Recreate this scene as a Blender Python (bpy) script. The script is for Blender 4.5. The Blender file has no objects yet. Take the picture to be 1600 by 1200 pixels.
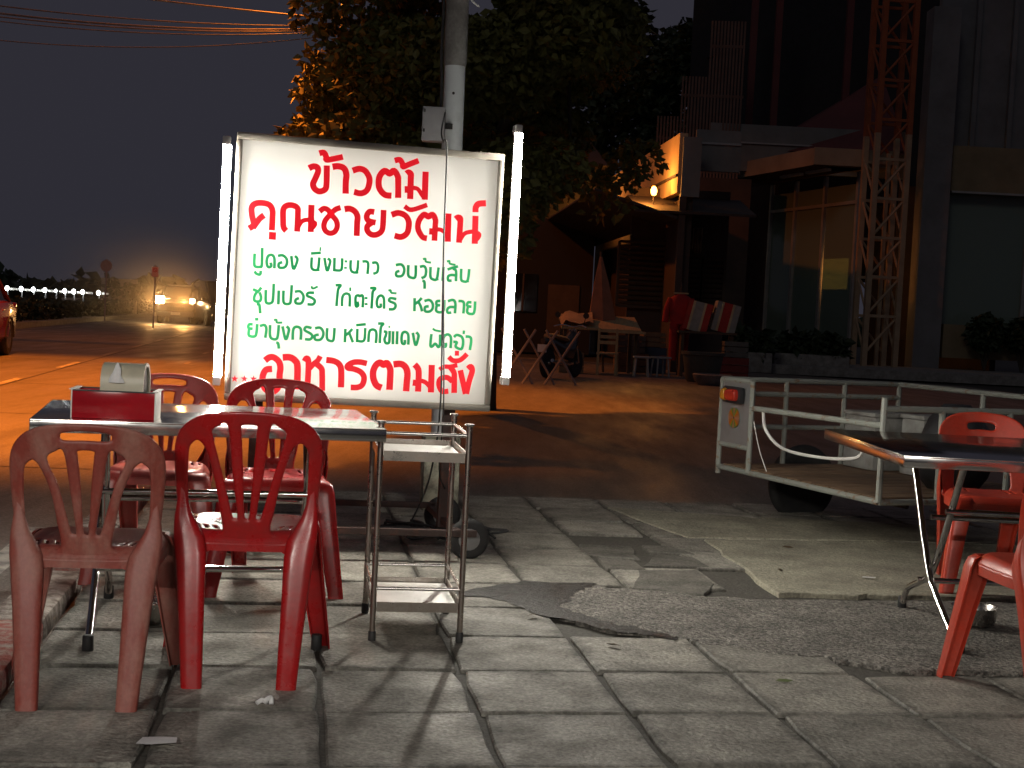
import bpy, bmesh, math, random
import numpy as np
from mathutils import Vector, Matrix, Euler

random.seed(7)
scene = bpy.context.scene
COL = scene.collection
rad = math.radians

# ------------------------------------------------------------------ camera
cam_data = bpy.data.cameras.new("camera")
cam_data.sensor_fit = 'HORIZONTAL'
cam_data.sensor_width = 36.0
cam_data.lens = 49.5
cam_data.clip_end = 1500
cam = bpy.data.objects.new("camera", cam_data)
COL.objects.link(cam)
cam.matrix_world = (Matrix.Translation((0, 0, 1.15)) @ Matrix.Rotation(rad(90 - 2.86), 4, 'X')
                    @ Matrix.Rotation(rad(2.9), 4, 'Z'))
scene.camera = cam

# ------------------------------------------------------------------ night sky
world = bpy.data.worlds.new("World")
scene.world = world
world.use_nodes = True
wn, wl = world.node_tree.nodes, world.node_tree.links
wn.clear()
sky = wn.new("ShaderNodeTexSky")
sky.sky_type = 'NISHITA'
sky.sun_disc = False
sky.sun_elevation = rad(-6)
sky.sun_rotation = rad(120)
bg_sky = wn.new("ShaderNodeBackground")
bg_sky.inputs[1].default_value = 0.05
bg_city = wn.new("ShaderNodeBackground")            # even light-polluted night haze
bg_city.inputs[0].default_value = (0.0265, 0.0255, 0.0345, 1)
bg_city.inputs[1].default_value = 1.0
add = wn.new("ShaderNodeAddShader")
wout = wn.new("ShaderNodeOutputWorld")
wl.new(sky.outputs[0], bg_sky.inputs[0])
wl.new(bg_sky.outputs[0], add.inputs[0])
wl.new(bg_city.outputs[0], add.inputs[1])
wl.new(add.outputs[0], wout.inputs[0])

# dim fill added behind the viewer to lift front faces: the only sun lamp
sun_data = bpy.data.lights.new("moon_fill", 'SUN')
sun_data.energy = 0.075
sun_data.angle = rad(12)
sun_data.color = (1.0, 0.95, 0.88)
sun = bpy.data.objects.new("moon_fill", sun_data)
sun.rotation_euler = (rad(58), 0, rad(-22))
COL.objects.link(sun)

vs = scene.view_settings
vs.view_transform = 'Standard'
vs.look = 'None'
vs.exposure = 0.0
vs.gamma = 1.0
vs.use_curve_mapping = False
scene.cycles.use_denoising = True
scene.cycles.max_bounces = 6
scene.cycles.diffuse_bounces = 3
scene.cycles.volume_bounces = 0
scene.cycles.sample_clamp_indirect = 6.0

# lamp powers
P_SODIUM = 10000.0
P_FILL = 145.0
TUBE_L = 265.0

# ------------------------------------------------------------------ helpers
def mat(name, col, rough=0.6, metal=0.0, col2=None, vscale=6.0, lo=0.35, hi=0.65, bump=0.0, bscale=60.0,
        spec=0.5, rvar=0.0, stretch=None, rand=0.0, grain=0.0, coat=0.0, edge=None, coarse=0.0, bdist=0.01):
    m = bpy.data.materials.new(name)
    m.use_nodes = True
    n, l = m.node_tree.nodes, m.node_tree.links
    b = n["Principled BSDF"]
    b.inputs["Roughness"].default_value = rough
    b.inputs["Metallic"].default_value = metal
    b.inputs["Specular IOR Level"].default_value = spec
    b.inputs["Coat Weight"].default_value = coat
    geo = n.new("ShaderNodeNewGeometry")
    pos = geo.outputs["Position"]
    if stretch:
        vm = n.new("ShaderNodeVectorMath"); vm.operation = 'MULTIPLY'
        vm.inputs[1].default_value = stretch
        l.new(pos, vm.inputs[0]); pos = vm.outputs[0]
    c2 = col2 if col2 else tuple(min(1, c * 0.72) for c in col)
    nz = n.new("ShaderNodeTexNoise")
    nz.inputs["Scale"].default_value = vscale
    nz.inputs["Detail"].default_value = 7
    nz.inputs["Roughness"].default_value = 0.65
    l.new(pos, nz.inputs["Vector"])
    mr = n.new("ShaderNodeMapRange")
    mr.inputs["From Min"].default_value = lo
    mr.inputs["From Max"].default_value = hi
    l.new(nz.outputs["Fac"], mr.inputs["Value"])
    mx = n.new("ShaderNodeMix"); mx.data_type = 'RGBA'
    mx.inputs["A"].default_value = (*col, 1)
    mx.inputs["B"].default_value = (*c2, 1)
    l.new(mr.outputs[0], mx.inputs["Factor"])
    out = mx.outputs["Result"]
    if rand or grain:
        v = n.new("ShaderNodeHueSaturation")
        base = None
        if rand:
            oi = n.new("ShaderNodeObjectInfo")
            r2 = n.new("ShaderNodeMapRange")
            r2.inputs["To Min"].default_value = 1 - rand
            r2.inputs["To Max"].default_value = 1 + rand
            l.new(oi.outputs["Random"], r2.inputs["Value"])
            base = r2.outputs[0]
        if grain:
            n2 = n.new("ShaderNodeTexNoise")
            n2.inputs["Scale"].default_value = bscale * 1.4
            n2.inputs["Detail"].default_value = 3
            l.new(geo.outputs["Position"], n2.inputs["Vector"])
            r3 = n.new("ShaderNodeMapRange")
            r3.inputs["From Min"].default_value = 0.3
            r3.inputs["From Max"].default_value = 0.7
            r3.inputs["To Min"].default_value = 1 - grain
            r3.inputs["To Max"].default_value = 1 + grain
            l.new(n2.outputs["Fac"], r3.inputs["Value"])
            if base:
                mm = n.new("ShaderNodeMath"); mm.operation = 'MULTIPLY'
                l.new(base, mm.inputs[0]); l.new(r3.outputs[0], mm.inputs[1]); base = mm.outputs[0]
            else:
                base = r3.outputs[0]
        l.new(base, v.inputs["Value"])
        l.new(out, v.inputs["Color"])
        out = v.outputs[0]
    if coarse:                                   # visible aggregate
        vo = n.new("ShaderNodeTexVoronoi"); vo.inputs["Scale"].default_value = bscale * 1.1
        l.new(geo.outputs["Position"], vo.inputs["Vector"])
        sp_ = n.new("ShaderNodeSeparateColor"); l.new(vo.outputs["Color"], sp_.inputs[0])
        r6 = n.new("ShaderNodeMapRange"); r6.inputs["To Min"].default_value = 1 - coarse; r6.inputs["To Max"].default_value = 1 + coarse
        l.new(sp_.outputs[0], r6.inputs["Value"])
        hs = n.new("ShaderNodeHueSaturation"); l.new(r6.outputs[0], hs.inputs["Value"]); l.new(out, hs.inputs["Color"]); out = hs.outputs[0]
    if edge:                                     # grime gathered along the rim of each slab
        tc = n.new("ShaderNodeTexCoord"); sx_ = n.new("ShaderNodeSeparateXYZ"); l.new(tc.outputs["Object"], sx_.inputs[0])
        ms = []
        for ax, hf in ((0, edge[0]), (1, edge[1])):
            ab = n.new("ShaderNodeMath"); ab.operation = 'ABSOLUTE'; l.new(sx_.outputs[ax], ab.inputs[0])
            dv = n.new("ShaderNodeMath"); dv.operation = 'SUBTRACT'; dv.inputs[1].default_value = hf; l.new(ab.outputs[0], dv.inputs[0]); ms.append(dv)
        mxm = n.new("ShaderNodeMath"); mxm.operation = 'MAXIMUM'; l.new(ms[0].outputs[0], mxm.inputs[0]); l.new(ms[1].outputs[0], mxm.inputs[1])
        n5 = n.new("ShaderNodeTexNoise"); n5.inputs["Scale"].default_value = 16; n5.inputs["Detail"].default_value = 6
        l.new(geo.outputs["Position"], n5.inputs["Vector"])
        m5 = n.new("ShaderNodeMath"); m5.operation = 'MULTIPLY_ADD'; m5.inputs[1].default_value = .10; l.new(n5.outputs["Fac"], m5.inputs[0]); l.new(mxm.outputs[0], m5.inputs[2])
        r5 = n.new("ShaderNodeMapRange"); r5.inputs["From Min"].default_value = .015; r5.inputs["From Max"].default_value = .06
        r5.inputs["To Min"].default_value = 1.0; r5.inputs["To Max"].default_value = .42
        l.new(m5.outputs[0], r5.inputs["Value"])
        h5 = n.new("ShaderNodeHueSaturation"); l.new(r5.outputs[0], h5.inputs["Value"]); l.new(out, h5.inputs["Color"]); out = h5.outputs[0]
    l.new(out, b.inputs["Base Color"])
    if rvar:
        r4 = n.new("ShaderNodeMapRange")
        r4.inputs["From Min"].default_value = 0.3
        r4.inputs["From Max"].default_value = 0.7
        r4.inputs["To Min"].default_value = max(0.02, rough - rvar)
        r4.inputs["To Max"].default_value = min(1, rough + rvar)
        l.new(nz.outputs["Fac"], r4.inputs["Value"])
        l.new(r4.outputs[0], b.inputs["Roughness"])
    if bump:
        n3 = n.new("ShaderNodeTexNoise")
        n3.inputs["Scale"].default_value = bscale
        n3.inputs["Detail"].default_value = 5
        l.new(geo.outputs["Position"], n3.inputs["Vector"])
        bp = n.new("ShaderNodeBump")
        bp.inputs["Strength"].default_value = bump
        bp.inputs["Distance"].default_value = bdist
        l.new(n3.outputs["Fac"], bp.inputs["Height"])
        l.new(bp.outputs[0], b.inputs["Normal"])
    return m

def emit(name, col, strength):
    m = bpy.data.materials.new(name)
    m.use_nodes = True
    b = m.node_tree.nodes["Principled BSDF"]
    b.inputs["Base Color"].default_value = (*[min(1, c) for c in col], 1)
    b.inputs["Emission Color"].default_value = (*col, 1)
    b.inputs["Emission Strength"].default_value = strength
    return m

def translucent(name, col, refl, amount=0.85):
    m = bpy.data.materials.new(name)
    m.use_nodes = True
    n, l = m.node_tree.nodes, m.node_tree.links
    b = n["Principled BSDF"]
    b.inputs["Base Color"].default_value = (*refl, 1)
    b.inputs["Roughness"].default_value = 0.35
    t = n.new("ShaderNodeBsdfTranslucent")
    t.inputs["Color"].default_value = (*col, 1)
    mx = n.new("ShaderNodeMixShader")
    mx.inputs[0].default_value = amount
    l.new(b.outputs[0], mx.inputs[1]); l.new(t.outputs[0], mx.inputs[2])
    l.new(mx.outputs[0], n["Material Output"].inputs["Surface"])
    return m

def glass(name, col, rough=0.03, alpha=0.5):
    m = bpy.data.materials.new(name)
    m.use_nodes = True
    n, l = m.node_tree.nodes, m.node_tree.links
    b = n["Principled BSDF"]
    b.inputs["Base Color"].default_value = (*col, 1)
    b.inputs["Roughness"].default_value = rough
    t = n.new("ShaderNodeBsdfTransparent")
    t.inputs["Color"].default_value = (*col, 1)
    mx = n.new("ShaderNodeMixShader")
    mx.inputs[0].default_value = alpha
    l.new(b.outputs[0], mx.inputs[1]); l.new(t.outputs[0], mx.inputs[2])
    l.new(mx.outputs[0], n["Material Output"].inputs["Surface"])
    return m

class MB:
    """collects vertices and faces for one mesh"""
    def __init__(s):
        s.v, s.f, s.x = [], [], Matrix.Identity(4)
    def add(s, vs_, fs_):
        o = len(s.v)
        s.v += [tuple(s.x @ Vector(p)) for p in vs_]
        s.f += [tuple(i + o for i in f) for f in fs_]
        return s
    def box(s, c, d, rz=0.0, rx=0.0, ry=0.0, b=0.0):
        hx, hy, hz = d[0] / 2, d[1] / 2, d[2] / 2
        m = Matrix.Translation(c) @ Euler((rx, ry, rz)).to_matrix().to_4x4()
        if b:
            b = min(b, hx * .9, hy * .9, hz * .9)
            bm = bmesh.new()
            bmesh.ops.create_cube(bm, size=1)
            for q in bm.verts:
                q.co = Vector((q.co.x * d[0], q.co.y * d[1], q.co.z * d[2]))
            bmesh.ops.bevel(bm, geom=bm.edges[:], offset=b, segments=2, profile=0.6, affect='EDGES')
            bm.verts.index_update()
            vv = [m @ q.co for q in bm.verts]
            ff = [[q.index for q in f.verts] for f in bm.faces]
            bm.free()
            return s.add(vv, ff)
        vv = [m @ Vector((a * hx, e * hy, g * hz)) for a in (-1, 1) for e in (-1, 1) for g in (-1, 1)]
        return s.add(vv, [(0, 1, 3, 2), (4, 6, 7, 5), (0, 4, 5, 1), (2, 3, 7, 6), (0, 2, 6, 4), (1, 5, 7, 3)])
    def tube(s, pts, r, seg=8, cap=True):
        pts = [Vector(p) for p in pts]
        rs = r if isinstance(r, (list, tuple)) else [r] * len(pts)
        vv, ff = [], []
        up = None
        for i, p in enumerate(pts):
            a = pts[max(i - 1, 0)]; c = pts[min(i + 1, len(pts) - 1)]
            t = (c - a).normalized()
            if up is None:
                up = t.orthogonal().normalized()
            up = (up - t * up.dot(t))
            up = up.normalized() if up.length > 1e-6 else t.orthogonal().normalized()
            w = t.cross(up)
            for k in range(seg):
                an = 2 * math.pi * k / seg
                vv.append(p + (up * math.cos(an) + w * math.sin(an)) * rs[i])
        for i in range(len(pts) - 1):
            for k in range(seg):
                k2 = (k + 1) % seg
                ff.append((i * seg + k, i * seg + k2, (i + 1) * seg + k2, (i + 1) * seg + k))
        if cap:
            ff.append(tuple(range(seg))[::-1])
            ff.append(tuple((len(pts) - 1) * seg + k for k in range(seg)))
        return s.add(vv, ff)
    def lathe(s, prof, seg=24, m=None):
        m = m or Matrix.Identity(4)
        vv, ff = [], []
        for r, z in prof:
            for k in range(seg):
                a = 2 * math.pi * k / seg
                vv.append(m @ Vector((r * math.cos(a), r * math.sin(a), z)))
        for i in range(len(prof) - 1):
            for k in range(seg):
                k2 = (k + 1) % seg
                ff.append((i * seg + k, i * seg + k2, (i + 1) * seg + k2, (i + 1) * seg + k))
        ff.append(tuple(range(seg))[::-1])
        ff.append(tuple((len(prof) - 1) * seg + k for k in range(seg)))
        return s.add(vv, ff)
    def loft(s, rings, cap=True):
        n = len(rings[0]); vv = [p for r in rings for p in r]; ff = []
        for i in range(len(rings) - 1):
            for k in range(n):
                k2 = (k + 1) % n
                ff.append((i * n + k, i * n + k2, (i + 1) * n + k2, (i + 1) * n + k))
        if cap:
            ff.append(tuple(range(n))[::-1]); ff.append(tuple((len(rings) - 1) * n + k for k in range(n)))
        return s.add(vv, ff)
    def prism(s, poly, z0, z1):
        n = len(poly)
        vv = [(x, y, z0) for x, y in poly] + [(x, y, z1) for x, y in poly]
        ff = [tuple(range(n))[::-1], tuple(range(n, 2 * n))]
        ff += [(k, (k + 1) % n, n + (k + 1) % n, n + k) for k in range(n)]
        return s.add(vv, ff)
    def mesh(s, name, smooth=True, ang=40):
        me = bpy.data.meshes.new(name)
        me.from_pydata(s.v, [], s.f)
        bm = bmesh.new(); bm.from_mesh(me)
        bmesh.ops.recalc_face_normals(bm, faces=bm.faces[:])
        bm.to_mesh(me); bm.free()
        if smooth:
            me.shade_smooth()
            me.set_sharp_from_angle(angle=rad(ang))
        return me
    def build(s, name, m, parent=None, smooth=True, ang=40):
        return obj(name, s.mesh(name, smooth, ang), m, parent)

def obj(name, me, m=None, parent=None):
    o = bpy.data.objects.new(name, me)
    COL.objects.link(o)
    if m is not None and not me.materials:
        me.materials.append(m)
    if parent is not None:
        o.parent = parent
    return o

def tag(o, label=None, cat=None, group=None, kind=None):
    if label: o["label"] = label
    if cat: o["category"] = cat
    if group: o["group"] = group
    if kind: o["kind"] = kind
    return o

def thing(name, loc, rz, label, cat, group=None):
    o = bpy.data.objects.new(name, None)
    o.empty_display_size = 0.1
    COL.objects.link(o)
    o.location = loc
    o.rotation_euler = (0, 0, rz)
    return tag(o, label, cat, group)

def copy_tree(o, parent=None):
    c = o.copy(); COL.objects.link(c); c.parent = parent
    for ch in list(o.children):
        copy_tree(ch, c)
    return c

def swap_mat(o, m):
    for ch in list(o.children) + [o]:
        if ch.type == 'MESH':
            ch.data = ch.data.copy()
            ch.data.materials.clear(); ch.data.materials.append(m)

def smooth_line(pts, n=6, closed=False):
    p = [Vector((a[0], a[1], a[2] if len(a) > 2 else 0)) for a in pts]
    out = []
    k = len(p)
    rng = range(k if closed else k - 1)
    for i in rng:
        if closed:
            a, b, c, d = p[(i - 1) % k], p[i], p[(i + 1) % k], p[(i + 2) % k]
        else:
            a, b, c, d = p[max(i - 1, 0)], p[i], p[i + 1], p[min(i + 2, k - 1)]
        for j in range(n):
            t = j / n
            out.append(0.5 * ((2 * b) + (c - a) * t + (2 * a - 5 * b + 4 * c - d) * t * t + (3 * b - a - 3 * c + d) * t ** 3))
    if not closed:
        out.append(p[-1])
    return out

def poly_sdf(U, V, poly):
    """signed distance, positive inside"""
    d = np.full(U.shape, 1e9); ins = np.zeros(U.shape, bool)
    n = len(poly)
    for i in range(n):
        x1, y1 = poly[i]; x2, y2 = poly[(i + 1) % n]
        ex, ey = x2 - x1, y2 - y1
        L = ex * ex + ey * ey + 1e-12
        t = np.clip(((U - x1) * ex + (V - y1) * ey) / L, 0, 1)
        d = np.minimum(d, np.hypot(U - x1 - t * ex, V - y1 - t * ey))
        c = ((y1 > V) != (y2 > V))
        with np.errstate(divide='ignore', invalid='ignore'):
            xi = (x2 - x1) * (V - y1) / (y2 - y1 + 1e-15) + x1
        ins ^= (c & (U < xi))
    return np.where(ins, d, -d)

def moulded(D, us, vs_, T, r, mapf):
    """round-edged moulded sheet over the cells where D > 0"""
    mb = MB(); idx = {}
    nu, nv = len(us), len(vs_)
    def vert(key, u, v, d):
        if key in idx: return idx[key]
        if d <= 1e-9:
            mb.v.append(tuple(mapf(u, v, 0.0))); i = len(mb.v) - 1; idx[key] = (i, i)
        else:
            q = 1 - min(d / r, 1.0); t = T / 2 * math.sqrt(max(0.0, 1 - q * q))
            mb.v.append(tuple(mapf(u, v, t))); mb.v.append(tuple(mapf(u, v, -t)))
            idx[key] = (len(mb.v) - 2, len(mb.v) - 1)
        return idx[key]
    for j in range(nv - 1):
        for i in range(nu - 1):
            cs = [(i, j), (i + 1, j), (i + 1, j + 1), (i, j + 1)]
            ds = [D[b, a] for a, b in cs]
            if max(ds) <= 0: continue
            ring = []
            for k in range(4):
                a, b = cs[k], cs[(k + 1) % 4]
                da, db = ds[k], ds[(k + 1) % 4]
                if da > 0:
                    ring.append(vert(a, us[a[0]], vs_[a[1]], da))
                if (da > 0) != (db > 0):
                    t = da / (da - db)
                    key = (min(a, b), max(a, b))
                    ring.append(vert(key, us[a[0]] + t * (us[b[0]] - us[a[0]]), vs_[a[1]] + t * (vs_[b[1]] - vs_[a[1]]), 0))
            if len(ring) >= 3:
                mb.f.append(tuple(q[0] for q in ring))
                bk = tuple(q[1] for q in ring)[::-1]
                if set(bk) != set(q[0] for q in ring):
                    mb.f.append(bk)
    return mb

# road-aligned ground frame: t runs along the main road, s across it to the right
TH = rad(8.8)
def gp(s_, t_, z=0.0):
    return Vector((s_ * math.cos(TH) - t_ * math.sin(TH), s_ * math.sin(TH) + t_ * math.cos(TH), z))
ROAD_Z = -0.06

# ------------------------------------------------------------------ materials
M_ROAD = mat("road asphalt", (0.185, 0.168, 0.15), 0.55, col2=(0.10, 0.092, 0.083), vscale=1.1, lo=.34, hi=.68, stretch=(1.9, .32, 1), bump=0.6, bscale=60, rvar=0.14, grain=0.25, coarse=.22)
M_EARTH = mat("dark earth", (0.05, 0.045, 0.035), 0.9, vscale=0.3, bump=0.3, bscale=5)
M_PAVE_BED = mat("mortar bed", (0.085, 0.078, 0.065), 0.85, vscale=7, bump=0.7, bscale=50, grain=0.25)
M_SLAB = mat("paving concrete", (0.33, 0.31, 0.265), 0.70, col2=(0.15, 0.142, 0.12), vscale=4.5, lo=0.36, hi=0.70, bump=0.9, bscale=60, rvar=0.16, rand=0.20, grain=0.30, edge=(.212, .233), coarse=.12)
M_PLATE = mat("old cast concrete", (0.37, 0.345, 0.26), 0.8, col2=(0.20, 0.187, 0.145), vscale=3.2, bump=0.8, bscale=60, grain=0.30, coarse=.10)
M_PATCH = mat("coarse asphalt patch", (0.23, 0.213, 0.185), 0.75, col2=(0.13, 0.12, 0.105), vscale=5, bump=1.0, bscale=75, grain=0.40, coarse=.55, bdist=.02)
M_WET = mat("wet ground", (0.022, 0.022, 0.021), 0.5, col2=(0.06, 0.057, 0.052), vscale=11, lo=.4, hi=.75, bump=0.8, bscale=70, rvar=0.2, spec=.22, coarse=.4)
M_KERB_W = mat("worn white kerb paint", (0.50, 0.45, 0.40), 0.75, col2=(0.17, 0.13, 0.11), vscale=13, lo=0.42, hi=0.6, bump=0.5, bscale=60)
M_KERB_R = mat("worn red kerb paint", (0.30, 0.06, 0.045), 0.75, col2=(0.36, 0.28, 0.24), vscale=16, lo=0.45, hi=0.62, bump=0.5, bscale=60)
M_LINE = mat("worn road paint", (0.45, 0.43, 0.38), 0.7, col2=(0.17, 0.16, 0.15), vscale=9, lo=0.42, hi=0.62, bump=0.3, bscale=60)
M_TAR = mat("tar joint", (0.035, 0.03, 0.028), 0.8, vscale=5)
M_CONC = mat("weathered concrete", (0.28, 0.275, 0.26), 0.85, col2=(0.16, 0.15, 0.14), vscale=6, bump=0.5, bscale=45, grain=0.12)
M_WPAINT = mat("white pole paint", (0.62, 0.66, 0.68), 0.6, col2=(0.47, 0.49, 0.50), vscale=5, lo=0.5, hi=0.8, bump=0.2, bscale=30)
M_BASEP = mat("stained plaster", (0.44, 0.43, 0.33), 0.9, col2=(0.17, 0.165, 0.13), vscale=9, lo=0.42, hi=0.6, bump=0.8, bscale=30)
M_GREYBOX = mat("grey enamel", (0.33, 0.33, 0.34), 0.5, vscale=8, lo=0.4, hi=0.9)
M_BLACK = mat("black rubber", (0.015, 0.015, 0.016), 0.65, col2=(0.03, 0.029, 0.028), vscale=20)
M_BLACKP = mat("black plastic", (0.018, 0.018, 0.02), 0.55, vscale=12)
M_STEEL = mat("brushed stainless", (0.60, 0.575, 0.55), 0.24, 1.0, col2=(0.47, 0.44, 0.41), vscale=9, rvar=0.1)
M_TTOP = mat("stainless table sheet", (0.66, 0.65, 0.63), 0.14, 1.0, col2=(0.55, 0.53, 0.50), vscale=5, rvar=0.06, bump=0.02, bscale=6)
M_CHROME = mat("scuffed chrome", (0.62, 0.60, 0.58), 0.13, 1.0, col2=(0.36, 0.31, 0.27), vscale=24, lo=0.55, hi=0.75, rvar=0.06)
M_TROLLEY = mat("dull trolley steel", (0.45, 0.405, 0.365), 0.3, 1.0, col2=(0.33, 0.28, 0.24), vscale=20, rvar=0.08)
M_SHELF = mat("trolley shelf sheet", (0.72, 0.72, 0.70), 0.38, 0.55, col2=(0.6, 0.59, 0.57), vscale=6)
M_ALU = mat("aluminium sign frame", (0.36, 0.33, 0.28), 0.5, 0.6, col2=(0.28, 0.25, 0.21), vscale=6)
M_RUST = mat("rusty brown paint", (0.055, 0.033, 0.028), 0.6, col2=(0.12, 0.05, 0.03), vscale=14, lo=0.5, hi=0.72)
M_WBOARD = mat("white enamel", (0.75, 0.74, 0.70), 0.4, col2=(0.62, 0.60, 0.55), vscale=6, lo=0.5, hi=0.8)
M_CHAIR_FADED = mat("faded red plastic", (0.25, 0.048, 0.034), 0.5, col2=(0.33, 0.155, 0.12), vscale=12, lo=0.42, hi=0.70, bump=0.06, bscale=70, rvar=0.1, stretch=(1, 1, 0.35), grain=0.10)
M_CHAIR_RED = mat("bright red plastic", (0.38, 0.010, 0.011), 0.30, col2=(0.26, 0.022, 0.02), vscale=10, lo=0.45, hi=0.75, rvar=0.1, grain=0.06, bump=0.03, bscale=60)
M_CHAIR_DUSTY = mat("dusty maroon plastic", (0.31, 0.040, 0.032), 0.36, col2=(0.30, 0.085, 0.065), vscale=8, lo=0.45, hi=0.75, rvar=0.1, grain=0.08)
M_CHAIR_ORANGE = mat("orange red plastic", (0.46, 0.040, 0.018), 0.38, col2=(0.38, 0.06, 0.035), vscale=9, lo=0.45, hi=0.75, rvar=0.1, grain=0.08, bump=0.04, bscale=60)
M_REDACR = mat("glossy red acrylic", (0.42, 0.012, 0.02), 0.10, col2=(0.30, 0.008, 0.014), vscale=6)
M_CREAM = mat("cream plastic", (0.52, 0.48, 0.36), 0.35, vscale=10, lo=0.5, hi=0.9)
M_DGREEN = mat("dark green plastic", (0.016, 0.024, 0.02), 0.3, vscale=10)
M_PAPER = mat("white tissue", (0.80, 0.79, 0.78), 0.9, col2=(0.7, 0.69, 0.68), vscale=30, bump=0.2, bscale=80)
M_CARTW = mat("chipped white cart paint", (0.25, 0.26, 0.23), 0.5, col2=(0.20, 0.12, 0.07), vscale=22, lo=0.56, hi=0.66, bump=0.15, bscale=60)
M_CARTG = mat("grey sheet metal", (0.25, 0.25, 0.25), 0.5, 0.4, vscale=10, lo=0.5, hi=0.9)
M_PLANK = mat("worn cart planks", (0.20, 0.12, 0.065), 0.75, col2=(0.10, 0.06, 0.035), vscale=7, stretch=(1, 4, 4), bump=0.3, bscale=50, rand=0.2)
M_LEAF = mat("tree leaves", (0.11, 0.115, 0.022), 0.6, col2=(0.15, 0.14, 0.03), vscale=3)
M_LEAFD = mat("shrub leaves", (0.03, 0.05, 0.02), 0.6, vscale=3)
M_BARK = mat("bark", (0.05, 0.04, 0.03), 0.9, col2=(0.05, 0.04, 0.03), vscale=9, stretch=(1, 1, 0.2), bump=0.9, bscale=22)
M_SODIUM = emit("sodium lamp glow", (1.0, 0.42, 0.09), 40)
M_TUBE = emit("fluorescent tube glow", (1.0, 0.955, 0.85), TUBE_L)

# ------------------------------------------------------------------ ground, road, pavement
def sheet(name, poly, z, m, kind='structure', parent=None):
    mb = MB(); mb.add([(x, y, z) for x, y in poly], [tuple(range(len(poly)))])
    o = mb.build(name, m, parent, smooth=False)
    if parent is None: tag(o, kind=kind)
    return o

sheet("ground", [(-700, -200), (700, -200), (700, 1000), (-700, 1000)], -0.12, M_EARTH)
# carriageway: the main road to the left plus the junction and forecourt ahead
road = MB()
nx, ny = 40, 60
road.v = []
P = [gp(-8.3, -12), gp(16, -12), gp(16, 32), gp(2.2, 42), gp(2.2, 240), gp(-8.3, 240)]
road.add([(p.x, p.y, ROAD_Z) for p in P], [tuple(range(len(P)))])
road = tag(road.build("road", M_ROAD, smooth=False), kind='structure')

def road_strip(name, s0, s1, t0, t1, z, m):
    a, b, c, d = gp(s0, t0), gp(s1, t0), gp(s1, t1), gp(s0, t1)
    mb = MB(); mb.add([(p.x, p.y, z) for p in (a, b, c, d)], [(0, 1, 2, 3)])
    return mb.build(name, m, road, smooth=False)

# painted lines: edge line by the kerb, lane dashes
road_strip("edge_line", -1.30, -1.19, -4, 7.4, ROAD_Z + .004, M_LINE)
for k in range(14):
    t0 = 12.6 + k * 5.15
    road_strip("lane_dash", -3.72, -3.62, t0, t0 + 2.1, ROAD_Z + .004, M_LINE)
for k in range(7):
    t0 = 21.0 + k * 5.0
    road_strip("bay_dash", -1.99, -1.91, t0, t0 + 1.3, ROAD_Z + .004, M_LINE)
for k in range(6):
    t0 = 40 + k * 8.0
    road_strip("far_dash", -7.75, -7.65, t0, t0 + 3.0, ROAD_Z + .004, M_LINE)
road_strip("slab_joint", -3.60, -3.575, 4, 90, ROAD_Z + .003, M_TAR)
for t0 in (6.3, 9.9, 14.2, 18.8, 25.5, 33):
    road_strip("slab_joint", -8.3, -1.35, t0, t0 + .022, ROAD_Z + .0035, M_TAR)

# median kerb and its strip of soil
med = MB()
for s0, s1, z in ((-8.55, -8.3, 0.12), (-10.2, -8.55, 0.1)):
    a, b, c, d = gp(s0, 10), gp(s1, 10), gp(s1, 240), gp(s0, 240)
    med.prism([(p.x, p.y) for p in (a, b, c, d)], -0.11, z)
tag(med.build("median", M_CONC, smooth=False), kind='structure')

# pavement bed and slabs
bed = MB()
bedpoly = [gp(-0.80, -6), gp(7.5, -6), gp(7.5, 8.2), gp(3.4, 8.55), gp(-0.72, 8.62)]
bed.prism([(p.x, p.y) for p in bedpoly], -0.11, -0.012)
pavement = tag(bed.build("pavement", M_PAVE_BED, smooth=False), kind='structure')

def slab_mesh(k, w, l, crack=False):
    rnd = random.Random(k)
    mb = MB()
    def ring(inset, z):
        pts = []
        for (x, y) in ((-1, -1), (-.33, -1), (.3, -1), (1, -1), (1, -.3), (1, .35), (1, 1), (.36, 1), (-.3, 1), (-1, 1), (-1, .3), (-1, -.36)):
            pts.append((x * (w / 2 - inset) + jx[(x, y)][0], y * (l / 2 - inset) + jx[(x, y)][1], z))
        return pts
    jx = {}
    for q in ((-1, -1), (-.33, -1), (.3, -1), (1, -1), (1, -.3), (1, .35), (1, 1), (.36, 1), (-.3, 1), (-1, 1), (-1, .3), (-1, -.36)):
        chip = 0.013 if (abs(q[0]) == 1 and abs(q[1]) == 1 and rnd.random() < .4) else 0.0
        jx[q] = (rnd.uniform(-.005, .002) * (1 if q[0] > 0 else -1) - chip * (1 if q[0] > 0 else -1),
                 rnd.uniform(-.005, .002) * (1 if q[1] > 0 else -1) - chip * (1 if q[1] > 0 else -1))
    mb.loft([ring(0, -.03), ring(0, -.006), ring(.006, 0.0)], cap=True)
    return mb.mesh("slab", True, 30)

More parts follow.
